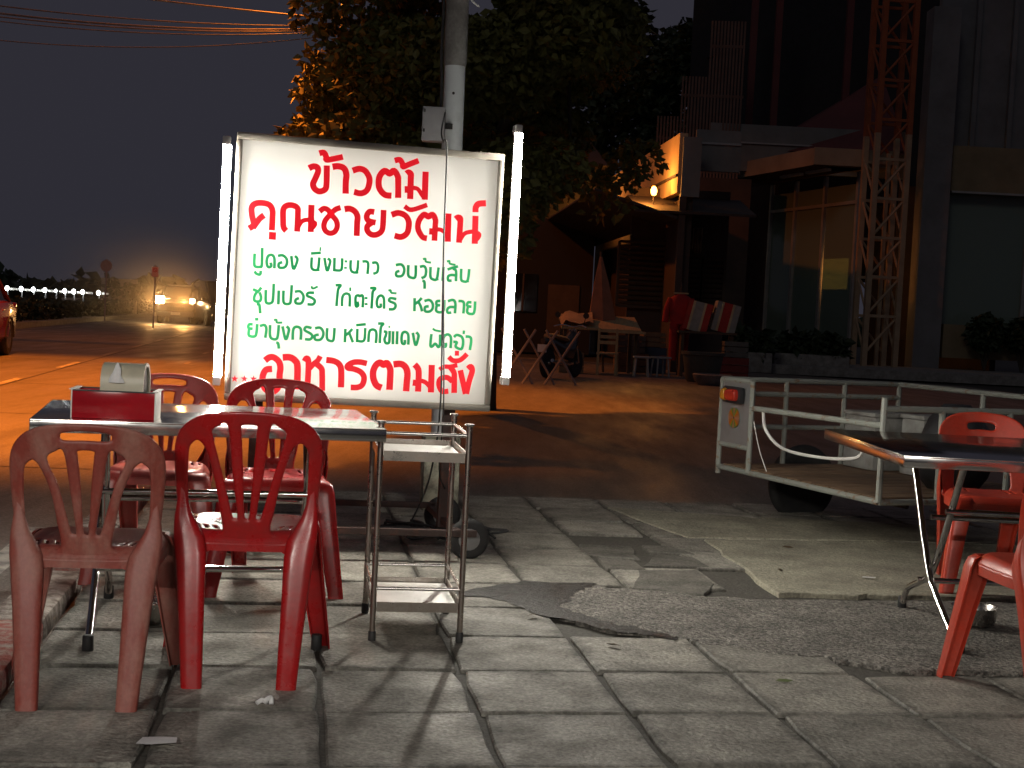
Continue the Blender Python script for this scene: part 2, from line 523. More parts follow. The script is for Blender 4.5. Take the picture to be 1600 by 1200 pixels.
SLABS = [slab_mesh(k, 0.434, 0.467) for k in range(10)]
for m_ in SLABS: m_.materials.append(M_SLAB)
patch_poly = [(0.03, 5.66), (0.29, 5.97), (0.52, 5.97), (0.87, 5.87), (1.25, 5.90), (1.95, 6.05), (2.6, 6.1), (2.5, 5.0),
              (1.95, 4.82), (1.78, 4.80), (1.36, 4.75), (1.17, 4.88), (0.92, 4.93), (0.69, 5.03), (0.63, 5.08), (0.40, 5.15), (0.17, 5.39)]
plate_poly = [(1.06, 7.42), (1.19, 6.0), (1.95, 6.14), (2.9, 6.3), (3.1, 7.75), (2.14, 7.66)]
def inside(x, y, poly):
    c = False
    for i in range(len(poly)):
        x1, y1 = poly[i]; x2, y2 = poly[(i + 1) % len(poly)]
        if (y1 > y) != (y2 > y) and x < (x2 - x1) * (y - y1) / (y2 - y1) + x1: c = not c
    return c
broken = {(3, 5), (3, 6)}
rs = random.Random(3)
for ci in range(-2, 12):
    for ri in range(-6, 10):
        sc_, tc = 0.114 + (ci + .5) * 0.4475, 3.957 + (ri + .5) * 0.475
        if tc > 8.5 or tc < 2.2: continue
        p = gp(sc_, tc)
        if inside(p.x, p.y, patch_poly) or inside(p.x, p.y, plate_poly): continue
        if (ci, ri) in broken: continue
        o = bpy.data.objects.new("paving_slab", rs.choice(SLABS))
        COL.objects.link(o)
        o.parent = pavement
        o.location = (p.x, p.y, rs.uniform(-.002, .005))
        o.rotation_euler = (rs.uniform(-.009, .009), rs.uniform(-.009, .009), TH + rs.choice((0, math.pi)) + rs.uniform(-.008, .008))

def slab_piece(name, poly, z0, z1, m, n=4, jit=0.012, seed=0):
    """irregular flat piece with a chamfered broken edge"""
    rnd = random.Random(seed)
    pts = []
    for i in range(len(poly)):
        a, b = Vector(poly[i]), Vector(poly[(i + 1) % len(poly)])
        for j in range(n):
            q = a.lerp(b, j / n)
            if j: q += Vector((rnd.uniform(-jit, jit), rnd.uniform(-jit, jit)))
            pts.append(q)
    c = sum(pts, Vector((0, 0))) / len(pts)
    mb = MB()
    k = 0.007
    mb.loft([[(q.x, q.y, z0) for q in pts], [(q.x, q.y, z1 - .005) for q in pts],
             [(q.x + (c.x - q.x) * k / max((c - q).length, .05), q.y + (c.y - q.y) * k / max((c - q).length, .05), z1) for q in pts]])
    return mb.build(name, m, pavement, True, 30)
# shattered slab remains
for k, poly in enumerate(([(0.66, 6.56), (0.98, 6.60), (0.93, 6.86), (0.76, 6.9)], [(0.48, 6.40), (0.66, 6.44), (0.62, 6.66), (0.45, 6.72)],
                          [(0.56, 5.99), (0.86, 5.93), (0.94, 6.18), (0.90, 6.5), (0.62, 6.42)], [(0.72, 6.95), (0.95, 6.92), (0.86, 7.16), (0.70, 7.12)],
                          [(0.40, 6.78), (0.66, 6.72), (0.64, 7.1), (0.38, 7.08)])):
    slab_piece("broken_slab", poly, -.03, 0.004 + .003 * (k % 2), M_SLAB, 3, .012, k)
slab_piece("asphalt_patch", patch_poly, -.03, 0.0055, M_PATCH, 7, 0.02, 11)
slab_piece("concrete_plate", plate_poly, -.03, 0.010, M_PLATE, 9, 0.020, 12)
slab_piece("concrete_plate", [(0.98, 7.48), (2.14, 7.73), (3.4, 7.85), (3.3, 8.45), (1.35, 8.4), (0.62, 8.52)], -.03, 0.006, M_PLATE, 6, 0.02, 13)
# film of dirty water along the tip of the patch
def puddle(poly, z, seed):
    rnd = random.Random(seed); pts = []
    for i in range(len(poly)):
        a, b = Vector(poly[i]), Vector(poly[(i + 1) % len(poly)])
        for q in range(6):
            p_ = a.lerp(b, q / 6); pts.append((p_.x + rnd.uniform(-.018, .018), p_.y + rnd.uniform(-.022, .022), z))
    mb = MB(); mb.add(pts, [tuple(range(len(pts)))])
    return mb.build("puddle", M_WET, pavement, False)
puddle([(-0.24, 5.62), (-0.02, 5.60), (0.14, 5.36), (0.40, 5.13), (0.66, 5.03), (0.60, 5.13), (0.38, 5.28), (0.24, 5.50), (0.33, 5.86), (0.40, 6.02), (0.10, 5.99), (-0.10, 5.78)], .0078, 14)
puddle([(-0.38, 5.54), (-0.24, 5.56), (-0.16, 5.66), (-0.20, 5.80), (-0.34, 5.70)], .0072, 15)

kerb = tag(MB().box(gp(-0.915, 1.0) + Vector((0, 0, -.10)), (0.19, 15.0, .04), TH).build("kerb", M_CONC, smooth=False), kind='structure')
for k in range(14):
    t0 = -4.0 + k * 0.9
    if t0 > 8.0: break
    p = gp(-0.915, t0 + .45)
    MB().box((0, 0, -.042), (0.195, 0.885, 0.115), b=.018).build("kerb_stone", M_KERB_W if k % 2 == 0 else M_KERB_R, kerb)
    o = kerb.children[-1]
    o.location = (p.x, p.y, rs.uniform(0, .008)); o.rotation_euler = (0, 0, TH)
for k in range(9):
    t0 = 8.69
    p = gp(-0.45 + k * 0.9, t0 - k * 0.012)
    o = MB().box((0, 0, -.058), (0.885, 0.14, 0.10), b=.02).build("kerb_stone", M_CONC, kerb)
    o.location = (p.x, p.y, 0); o.rotation_euler = (0, 0, TH + rs.uniform(-.01, .01))

LETTERS = {
 'heading one': [
  (28, "-288,467 -269,477 -251,474 -246,455 -257,423 -266,397 -257,376 -235,366 -211,377 -205,401 -208,486"),
  (27, "-245,538 -225,543 -213,525 -212,512 -188,516 -137,531"),
  (29, "-182,482 -156,487 -129,479 -117,452 -118,421 -116,365"),
  (28, "-90,472 -59,483 -33,476 -14,451 -10,425 -19,389 -45,372 -78,376"),
  (29, "95,372 64,374 39,398 32,428 37,460 58,483 81,472 100,487 119,462 122,440 126,364"),
  (26, "101,533 124,539 138,521 141,508 167,521 211,542"),
  (29, "159,477 168,484 179,477 180,453 182,363"),
  (31, "154,405 185,407"),
  (20, "182,415 214,412 238,383 253,370"),
  (29, "247,494 250,365"),
 ],
 'heading two': [
  (27, "-542,176 -522,195 -531,233 -535,268 -522,288 -492,295 -458,289 -442,266 -440,231 -440,175"),
  (27, "-525,180 -499,221 -478,240"),
  (32, "-436,167 -436,133"),
  (27, "-375,177 -388,192 -392,226 -393,274 -376,292 -350,294 -330,283 -327,257 -326,177"),
  (20, "-324,194 -308,224 -282,234 -252,234"),
  (28, "-268,303 -265,179"),
  (25, "-269,222 -249,220 -257,203 -265,200"),
  (25, "-230,275 -211,290 -191,284 -173,262 -152,239 -146,213 -156,189 -177,180 -197,188 -207,209 -202,236 -184,261 -159,289 -135,300"),
  (28, "-117,294 -93,298 -69,287 -56,264 -56,237 -55,176"),
  (27, "20,291 -2,291 -14,271 -6,250 29,243"),
  (27, "10,241 -9,223 -6,201 13,187 37,189 58,206 63,237 62,304"),
  (28, "100,284 131,295 163,286 180,263 183,237 176,205 150,186 119,190"),
  (22, "158,328 183,314 214,321 263,342"),
  (27, "271,188 249,193 229,222 225,249 233,276 252,297 272,288 290,300 305,277 306,250 306,179"),
  (30, "279,221 308,221"),
  (20, "307,230 332,232 358,218"),
  (29, "365,310 369,179"),
  (28, "400,286 411,295 422,290 423,267 422,178"),
  (20, "427,192 446,222 477,233 507,235"),
  (29, "493,308 497,178"),
  (25, "496,230 514,222 506,204 498,199"),
  (29, "492,325 492,348 505,365 539,370"),
 ],
 'heading three': [
  (29, "-441,-417 -422,-402 -402,-401 -379,-418 -370,-445 -372,-478 -372,-506 -379,-542 -406,-560 -434,-545 -446,-513 -447,-485 -434,-459 -407,-454"),
  (31, "-362,-399 -330,-397 -306,-410 -293,-437 -290,-542"),
  (27, "-263,-412 -253,-397 -244,-419 -243,-542"),
  (25, "-240,-445 -221,-422 -202,-404 -192,-384"),
  (27, "-211,-419 -184,-440 -179,-468 -175,-543"),
  (29, "-164,-400 -130,-403 -105,-416 -93,-444 -90,-523"),
  (27, "24,-407 -6,-402 -39,-405 -64,-420 -62,-432 -37,-435 -4,-447 14,-471 9,-504 -12,-519 -45,-521"),
  (31, "98,-516 73,-505 57,-473 55,-440 67,-411 85,-400 102,-409 116,-400 132,-424 135,-453 135,-524"),
  (31, "147,-405 182,-401 205,-416 215,-444 214,-481 213,-527"),
  (29, "246,-400 263,-419 268,-446 269,-526"),
  (29, "242,-485 269,-487"),
  (21, "270,-473 302,-481 331,-509"),
  (29, "327,-398 330,-527"),
  (21, "365,-419 385,-404 414,-402 448,-393"),
  (27, "416,-405 434,-429 437,-458 440,-524"),
  (25, "412,-517 383,-519 367,-495 366,-470 380,-456 405,-454 429,-471"),
  (23, "405,-356 425,-372 454,-371 474,-357 491,-338"),
  (20, "442,-326 443,-349"),
  (27, "499,-408 512,-397 520,-417 508,-467 498,-526"),
  (27, "463,-416 495,-526"),
 ],
 'menu one': [
  (13, "-511,65 -511,24 -506,7 -486,6 -477,15 -479,93"),
  (13, "-508,-15 -500,-25 -487,-29 -481,-25 -480,-11"),
  (13, "-420,3 -422,47 -433,63 -450,58 -456,36 -452,13 -443,7 -435,14 -438,29"),
  (13, "-407,61 -386,65 -368,51 -365,29 -375,11 -398,9 -401,26 -386,34"),
  (13, "-347,65 -335,7 -322,32 -319,54 -331,66"),
  (13, "-254,65 -253,19 -238,8 -223,16 -220,67"),
  (13, "-223,16 -221,3"),
  (13, "-259,82 -214,88"),
  (13, "-197,67 -182,8 -172,38 -170,55 -182,65"),
  (13, "-151,70 -149,7"),
  (13, "-148,13 -122,14 -115,28 -116,70"),
  (13, "-98,62 -98,51"),
  (13, "-99,32 -98,22"),
  (13, "-76,64 -75,26 -65,10 -45,15 -42,66"),
  (13, "-45,15 -43,3"),
  (8, "-217,114 -218,96"),
  (13, "-23,61 -3,62 5,49 4,5"),
  (13, "22,57 42,60 51,43 48,17 30,8"),
  (13, "132,55 158,59 172,42 171,20 161,6 139,5 137,22 151,29"),
  (13, "191,59 193,13 206,2 226,6 226,60"),
  (13, "245,54 265,58 275,40 272,13 255,2"),
  (13, "260,-10 270,-14 273,-46"),
  (13, "295,57 297,13 307,1 327,3 333,57"),
  (13, "329,4 331,-4"),
  (13, "356,61 355,-4"),
  (13, "375,50 397,59 424,68"),
  (13, "401,56 416,45 418,-2"),
  (13, "398,0 382,0 380,18 394,26 414,25"),
  (13, "440,58 442,11 452,0 473,5 478,59"),
  (13, "473,5 475,-4"),
  (10, "257,90 269,93 272,80 296,77"),
  (10, "370,87 382,90 385,78 412,74"),
 ],
 'menu two': [
  (13, "-511,-96 -500,-101 -487,-104 -474,-86"),
  (13, "-489,-104 -501,-123 -503,-143 -494,-151 -477,-148 -473,-130 -481,-109"),
  (13, "-491,-164 -479,-166 -473,-204"),
  (13, "-453,-96 -451,-146 -440,-157 -423,-151 -419,-131 -419,-66"),
  (13, "-395,-95 -394,-159"),
  (13, "-374,-94 -372,-142 -362,-154 -343,-151 -339,-131 -338,-67"),
  (13, "-323,-97 -300,-93 -284,-110 -283,-132 -293,-148 -315,-148 -317,-133 -302,-124"),
  (13, "-235,-96 -261,-98 -266,-111 -242,-121 -230,-133 -238,-149 -263,-150"),
  (13, "-140,-56 -116,-54 -126,-72 -129,-109 -130,-151"),
  (13, "-105,-150 -105,-108 -94,-92 -77,-93 -71,-110 -70,-150"),
  (13, "-36,-124 -31,-141 -41,-146 -45,-117 -43,-100 -33,-95 -26,-99 -15,-94 -10,-111 -10,-150"),
  (10, "-249,-66 -242,-77 -220,-66"),
  (10, "-72,-61 -71,-78"),
  (13, "4,-100 4,-111"),
  (13, "5,-128 6,-138"),
  (13, "19,-59 44,-58 33,-74 32,-100 31,-153"),
  (13, "89,-150 86,-105 74,-90 59,-98 54,-120 59,-142 73,-141 72,-126"),
  (13, "144,-102 117,-99 111,-112 136,-122 142,-135 133,-149 111,-151"),
  (13, "229,-92 231,-153"),
  (13, "233,-119 248,-106 262,-89"),
  (13, "248,-110 260,-130 267,-152"),
  (13, "275,-103 299,-97 315,-114 315,-136 302,-150 282,-150 280,-131 297,-126"),
  (13, "350,-98 333,-101 334,-117 351,-118"),
  (13, "334,-121 333,-144 347,-151 365,-146 370,-128 369,-92"),
  (13, "385,-97 410,-90 422,-107 422,-152"),
  (13, "405,-149 388,-150 385,-136 396,-124 418,-123"),
  (13, "435,-93 456,-94 463,-109 462,-150"),
  (13, "498,-96 481,-97 479,-113 499,-116"),
  (13, "482,-117 480,-142 495,-150 513,-142 515,-90"),
  (10, "104,-65 115,-63 119,-74 143,-75"),
 ],
 'menu three': [
  (13, "-504,-256 -520,-257 -522,-273 -503,-276"),
  (13, "-519,-277 -520,-303 -509,-311 -490,-308 -485,-288 -484,-253"),
  (13, "-472,-262 -452,-256 -442,-273 -445,-314"),
  (13, "-426,-254 -424,-302 -412,-317 -391,-311 -387,-252"),
  (13, "-395,-334 -386,-336 -381,-360"),
  (13, "-370,-257 -353,-316 -342,-284 -341,-267 -352,-256"),
  (13, "-321,-316 -321,-270 -309,-256 -291,-260 -285,-277 -285,-314"),
  (13, "-238,-258 -263,-254 -269,-269 -242,-283 -233,-296 -243,-310 -266,-310"),
  (13, "-223,-258 -200,-254 -185,-271 -185,-293 -197,-309 -219,-309 -221,-291 -204,-286"),
  (13, "-167,-253 -166,-299 -153,-311 -136,-306 -134,-251"),
  (13, "-84,-252 -83,-315"),
  (13, "-80,-282 -65,-267 -52,-251"),
  (13, "-65,-271 -55,-293 -46,-313"),
  (13, "-29,-249 -27,-312"),
  (13, "-26,-305 -3,-306 7,-292 7,-243"),
  (13, "-36,-233 9,-226"),
  (15, "-488,-225 -487,-238"),
  (10, "-410,-231 -399,-229 -396,-241 -372,-240"),
  (13, "25,-308 26,-264 36,-250 52,-251 60,-267 60,-311"),
  (13, "65,-220 90,-219 80,-234 78,-270 78,-310"),
  (13, "93,-255 105,-257 104,-273 99,-291 106,-308 120,-306 122,-290 121,-250"),
  (13, "137,-251 139,-312"),
  (13, "156,-250 158,-311"),
  (13, "211,-310 209,-267 197,-252 182,-257 178,-282 182,-304 194,-306 194,-288"),
  (13, "229,-253 245,-310 255,-282 256,-262 245,-250"),
  (13, "317,-254 315,-306 324,-312 338,-298 352,-313 360,-299 358,-254"),
  (13, "411,-315 410,-267 396,-252 379,-260 373,-285 378,-309 388,-307 387,-291"),
  (13, "422,-285 439,-286 434,-304 446,-314 464,-315 469,-284 461,-260 437,-252 424,-263"),
  (13, "479,-257 499,-258 507,-273 503,-319"),
  (10, "322,-228 334,-236 361,-239"),
  (8, "118,-227 118,-237"),
  (11, "470,-229 469,-246"),
 ],
}

# ------------------------------------------------------------------ illuminated rolling sign
SIGN_C = Vector((-.706, 6.5, 1.293)); SIGN_YAW, SIGN_ROLL = .213, .009
sign = thing("rolling_sign", (SIGN_C.x, SIGN_C.y, 0), 0, "glowing white sign with red and green Thai lettering on a wheeled frame", "sign")
sign.rotation_euler = (0, SIGN_ROLL, SIGN_YAW)
ZC = SIGN_C.z
W2, H2, DP = .615, .605, .20          # half width, half height, depth of the light box
M_FACE = translucent("backlit acrylic", (0.93, 0.92, 0.89), (0.78, 0.77, 0.74), 0.72)
M_RED = emit("backlit red vinyl", (0.62, 0.006, 0.014), 0.95)
M_GREEN = emit("backlit green vinyl", (0.008, 0.26, 0.075), 0.95)
M_INNER = mat("white box lining", (0.93, 0.92, 0.89), 0.8, vscale=3, lo=.6, hi=1)
M_INTUBE = emit("tube inside box", (1.0, 0.99, 0.96), 11.5)
face = MB().box((0, .006, ZC), (2 * W2 - .036, .004, 2 * H2 - .036)).build("face", M_FACE, sign, False)
fr = MB()
fr.box((0, .02, ZC + H2 - .016), (2 * W2, .05, .032), b=.006)
fr.box((0, .02, ZC - H2 + .016), (2 * W2, .05, .032), b=.006)
fr.box((-W2 + .0135, .02, ZC), (.027, .05, 2 * H2 - .064), b=.006)
fr.box((W2 - .0135, .02, ZC), (.027, .05, 2 * H2 - .064), b=.006)
fr.build("frame", M_ALU, sign)
bx = MB()
for c, d in (((0, DP, ZC), (2 * W2 - .01, .006, 2 * H2 - .01)), ((0, DP / 2 + .02, ZC + H2 - .012), (2 * W2 - .02, DP - .046, .006)), ((0, DP / 2 + .02, ZC - H2 + .012), (2 * W2 - .02, DP - .046, .006)),
             ((-W2 + .012, DP / 2 + .02, ZC), (.006, DP - .046, 2 * H2 - .034)), ((W2 - .012, DP / 2 + .02, ZC), (.006, DP - .046, 2 * H2 - .034))):
    bx.box(c, d)
bx.build("light_box", M_INNER, sign, False)
for x, z0, z1 in ((-.27, .48, -.12), (.04, .42, -.5), (-.12, .15, -.5), (.36, .5, -.45), (-.47, .5, -.5)):
    MB().tube([(x, DP - .045, ZC + z0), (x + .02, DP - .045, ZC + z1)], .013, 10).build("inner_tube", M_INTUBE, sign)

def stroke(mb, w, s, y):
    pts = [tuple(float(a) / 1000 for a in q.split(',')) for q in s.split()]
    pl = smooth_line([(a, b) for a, b in pts], 5) if len(pts) > 2 else [Vector((*p, 0)) for p in pts]
    h = w / 2000
    vv, ff = [], []
    for i, p in enumerate(pl):
        t = (pl[min(i + 1, len(pl) - 1)] - pl[max(i - 1, 0)])
        t = t.normalized() if t.length > 1e-9 else Vector((1, 0, 0))
        nrm = Vector((-t.y, t.x, 0)) * h
        for sgn in (1, -1):
            q = p + nrm * sgn
            vv.append((q.x, y, ZC + q.y)); 
    for i in range(len(pl) - 1):
        ff.append((2 * i, 2 * i + 1, 2 * i + 3, 2 * i + 2))
    mb.add(vv, ff)
def words(rows):
    its = sorted(((min(int(q.split(",")[0]) for q in s.split()), max(int(q.split(",")[0]) for q in s.split()), w, s) for w, s in rows))
    out_, end = [], None
    for a, b, w, s in its:
        if end is None or a > end + 26: out_.append([])
        out_[-1].append((w, s)); end = b if end is None else max(end, b)
    return out_
for key, rows in [(k_, w_) for k_, r_ in LETTERS.items() for w_ in words(r_)]:
    mb = MB()
    for k, (w, s) in enumerate(rows):
        stroke(mb, w, s, -.0004 - .00004 * k)
    mb.build("red_lettering" if key.startswith("heading") else "green_lettering", M_RED if key.startswith("heading") else M_GREEN, face, False)
for x, z in ((-.572, -.507), (-.529, -.505), (-.488, -.503)):
    pts = []
    for k in range(10):
        r = .017 if k % 2 == 0 else .007
        a = math.pi / 2 + k * math.pi / 5
        pts.append((x + r * math.cos(a), -.0004, ZC + z + r * math.sin(a)))
    mb = MB(); mb.add(pts + [(x, -.0004, ZC + z)], [(k, (k + 1) % 10, 10) for k in range(10)])
    mb.build("red_star", M_RED, face, False)
# undercarriage
for x in (-.46, .46):
    MB().box((x, .235, (ZC + .45 + .10) / 2), (.055, .055, ZC + .45 - .10), b=.004).build("upright", M_RUST, sign)
bf = MB()
for y in (-.18, .62):
    bf.box((0, y, .135 if y < 0 else .15), (1.10, .03, .03), b=.003)
for x in (-.46, .46):
    bf.box((x, .22, .137), (.035, .83, .03), b=.003)
bf.build("base_frame", M_RUST, sign)
for x in (-.53, .53):
    for y in (-.10, .66):
        w = obj("wheel", MB().lathe([(.03, -.018), (.078, -.02), (.092, -.014), (.097, 0), (.092, .014), (.078, .02), (.03, .018)], 28).mesh("tyre", True, 50), M_BLACK, sign)
        w.location = (x, y, .097); w.rotation_euler = (rad(90), 0, rad(90) if False else 0)
        MB().lathe([(.012, -.03), (.05, -.024), (.056, 0), (.05, .024), (.012, .03)], 18).build("hub", M_CARTG, w)
# side lamps: batten, tube and end caps
def side_lamp(x0, z0, x1, z1, xt0, xt1, tz0, tz1, y):
    b = MB(); x0, x1 = xt0, xt1
    L = math.hypot(x1 - x0, z1 - z0); a = math.atan2(x1 - x0, z0 - z1)
    b.box(((x0 + x1) / 2, y, ZC + (z0 + z1) / 2), (.026, .05, L), ry=-a, b=.004)
    lamp = b.build("side_lamp", M_WBOARD, sign)
    MB().tube([(xt0, y - .035, ZC + tz0 - .02), (xt1, y - .035, ZC + tz1 + .02)], .018, 14).build("tube", M_TUBE, lamp)
    for xx, zz in ((xt0, tz0), (xt1, tz1)):
        MB().box((xx - .004, y - .02, ZC + zz), (.036, .066, .04), b=.006).build("end_cap", M_WBOARD, lamp)
side_lamp(.643, .742, .655, -.475, .676, .684, .725, -.455, .03)
side_lamp(-.636, .565, -.632, -.525, -.655, -.649, .56, -.52, .03)

# power cords hanging down over the sign face
def cord(name, pts, r, m, label, cat="cord", group=None):
    return tag(MB().tube(smooth_line(pts, 8), r, 6).build(name, m), label, cat, group)
def sp(x, z, y=-.03):
    return tuple(Matrix.Translation((SIGN_C.x, SIGN_C.y, 0)) @ Euler((0, SIGN_ROLL, SIGN_YAW)).to_matrix().to_4x4() @ Vector((x, y, ZC + z)))
cord("power_cord", [(-.45, 7.93, 2.25), (-.44, 7.5, 2.10), sp(.333, .66, .10), sp(.335, .60), sp(.345, .2), sp(.357, -.127), sp(.373, -.612), sp(.36, -.95, .1), sp(.30, -1.17, .2)], .0042, M_BLACK,
     "thin dark cord hanging down the right of the glowing sign face")
cord("power_cord", [sp(.352, .05, -.034), sp(.362, -.127, -.034), sp(.389, -.612, -.034), sp(.41, -.9, .12), sp(.455, -1.0, .19)], .0035, M_BLACK,
     "second shorter cord splitting from the cord over the lower sign")

# ------------------------------------------------------------------ utility pole at the pavement corner
pole = thing("utility_pole", (-.39, 8.12, 0), 0, "round concrete pole painted white below, on a stained block behind the sign", "pole")
MB().box((0, .0, .21), (.21, .21, .44), TH, b=.02).build("base_block", M_BASEP, pole)
MB().lathe([(.06, .42), (.0605, 1.2), (.0595, 2.54)], 24).build("painted_shaft", M_WPAINT, pole)
MB().lathe([(.061, 2.54), (.066, 2.56), (.066, 4.0), (.062, 9.2)], 24).build("bare_shaft", M_CONC, pole)
MB().tube([(.0, -.068, 2.38), (.0, -.06, 2.38)], .008, 8).build("bolt_hole", M_BLACK, pole)
MB().tube(smooth_line([(-.072, -.02, 3.6), (-.075, -.02, 2.9), (-.078, -.025, 2.62), (-.07, -.03, 2.4), (-.072, -.03, 2.2)], 6), .009, 6).build("cable", M_BLACK, pole)
MB().tube(smooth_line([(.02, -.07, 2.94), (.07, -.05, 2.93), (.09, -.05, 2.90), (.13, -.05, 2.87)], 5), .006, 6).build("rag_tie", M_PAPER, pole)
pole.rotation_euler = (0, rad(-.6), 0)
mbx = thing("meter_box", (-.515, 8.0, 2.09), 0, "small grey metal box fixed to the left of the white pole", "box")
MB().box((0, 0, .10), (.125, .10, .19), b=.006).build("case", M_GREYBOX, mbx)
MB().box((0, -.052, .115), (.112, .006, .15), b=.002).build("door", M_GREYBOX, mbx)
for z in (.06, .17):
    MB().box((-.05, -.057, z), (.01, .008, .018)).build("hinge", M_BLACK, mbx)
MB().box((.075, .04, .10), (.06, .02, .03)).build("bracket", M_BLACK, mbx)

# tangle of black cable and bag by the sign wheels
rc = random.Random(5)
clump = MB()
for k in range(16):
    x = rc.uniform(-.62, -.02); y = 6.98 + rc.uniform(-.12, .14)
    pts = [(x + rc.uniform(-.16, .16), y + rc.uniform(-.08, .08), rc.uniform(.02, .07)) for _ in range(5)]
    clump.tube(smooth_line(pts, 5), .007, 5)
tag(clump.build("cable_tangle", M_BLACK), "tangle of black cable lying on the base of the sign", "cable")

# ------------------------------------------------------------------ steel trolley
tr = thing("serving_trolley", (-.3235, 5.04, 0), rad(9), "tall narrow steel trolley with two shelves and guard rails", "trolley")
TW, TD = .1515, .228
for sx in (-1, 1):
    for sy in (-1, 1):
        p = MB().tube([(sx * TW, sy * TD, .03), (sx * TW, sy * TD, .755)], .0105, 12).build("post", M_TROLLEY, tr)
        MB().lathe([(.012, 0), (.0135, .004), (.0135, .035), (.011, .038)], 14, Matrix.Translation((sx * TW, sy * TD, 0))).build("rubber_foot", M_BLACK, p)
        MB().lathe([(.015, .755), (.0165, .758), (.015, .763)], 14, Matrix.Translation((sx * TW, sy * TD, 0))).build("post_cap", M_STEEL, p)
for z, zs in ((.722, .640), (.186, .118)):
    sh = MB()
    sh.box((0, 0, zs), (2 * TW - .02, 2 * TD - .02, .006))
    shelf = sh.build("shelf", M_SHELF, tr)
    lip = MB()
    for c, d in (((0, -TD, zs + .004), (2 * TW - .022, .004, .034)), ((0, TD, zs + .004), (2 * TW - .022, .004, .034)), ((-TW, 0, zs + .004), (.004, 2 * TD - .022, .034)), ((TW, 0, zs + .004), (.004, 2 * TD - .022, .034))):
        lip.box(c, d)
    lip.build("lip", M_TROLLEY, shelf, False)
    for a, b in (((-TW, -TD), (TW, -TD)), ((-TW, TD), (TW, TD)), ((-TW, -TD), (-TW, TD)), ((TW, -TD), (TW, TD))):
        MB().tube([(a[0], a[1], z), (b[0], b[1], z)], .0065, 10).build("rail", M_STEEL, tr)

# ------------------------------------------------------------------ folding steel tables
def folding_table(loc, rz, L, D, zt, inset, label, half=.395):
    t = thing("folding_table", loc, rz, label, "table", "folding steel tables")
    top = MB().box((0, 0, zt - .004), (L, D, .008), b=.003).build("table_top", M_TTOP, t)
    e = MB()
    for c, d in (((0, -D / 2 + .002, zt - .024), (L - .002, .004, .036)), ((0, D / 2 - .002, zt - .024), (L - .002, .004, .036)),
                 ((-L / 2 + .002, 0, zt - .024), (.004, D - .01, .036)), ((L / 2 - .002, 0, zt - .024), (.004, D - .01, .036))):
        e.box(c, d, b=.0015)
    e.build("edge_band", M_TTOP, top)
    MB().box((0, 0, zt - .02), (L - .03, D - .03, .018)).build("underside_board", M_PLANK, top)
    k = half / .395
    A = [(-.395 * k, .02), (-.36 * k, .025), (-.10 * k, .156), (.02, .257), (.24 * k, .60), (.29 * k, zt - .03)]
    B = [(.395 * k, .02), (.345 * k, .09), (.28 * k, .12), (.078 * k, .20), (-.03, .318), (-.21 * k, .62), (-.25 * k, zt - .03)]
    for sx in (-1, 1):
        x = sx * (L / 2 - inset)
        for pts, off in ((A, 0), (B, -.028 * sx)):
            lg = MB().tube(smooth_line([(x + off, a, b) for a, b in pts], 5), .0135, 12).build("leg", M_CHROME, t)
            a, b = pts[0]
            MB().lathe([(.016, 0), (.0185, .004), (.0175, .05), (.015, .053)], 14, Matrix.Translation((x + off, a, 0))).build("foot_cap", M_BLACK, lg)
    x0 = L / 2 - inset
    for y, z, r in ((.02, .44, .011), (-.15 * k, .485, .011), (-.06 * k, .205, .011), (.13 * k, .172, .011)):
        MB().tube([(-x0, y, z), (x0, y, z)], r, 12).build("stretcher", M_CHROME, t)
    return t
folding_table((-1.055, 4.94, 0), rad(13.5), 1.13, .84, .745, .20, "folding steel table with a red caddy on it, between the red chairs", .40)
folding_table((1.95, 5.46, 0), rad(1.5), 1.18, 1.13, .727, .30, "folding steel table cut by the right edge beside the white cart", .395)

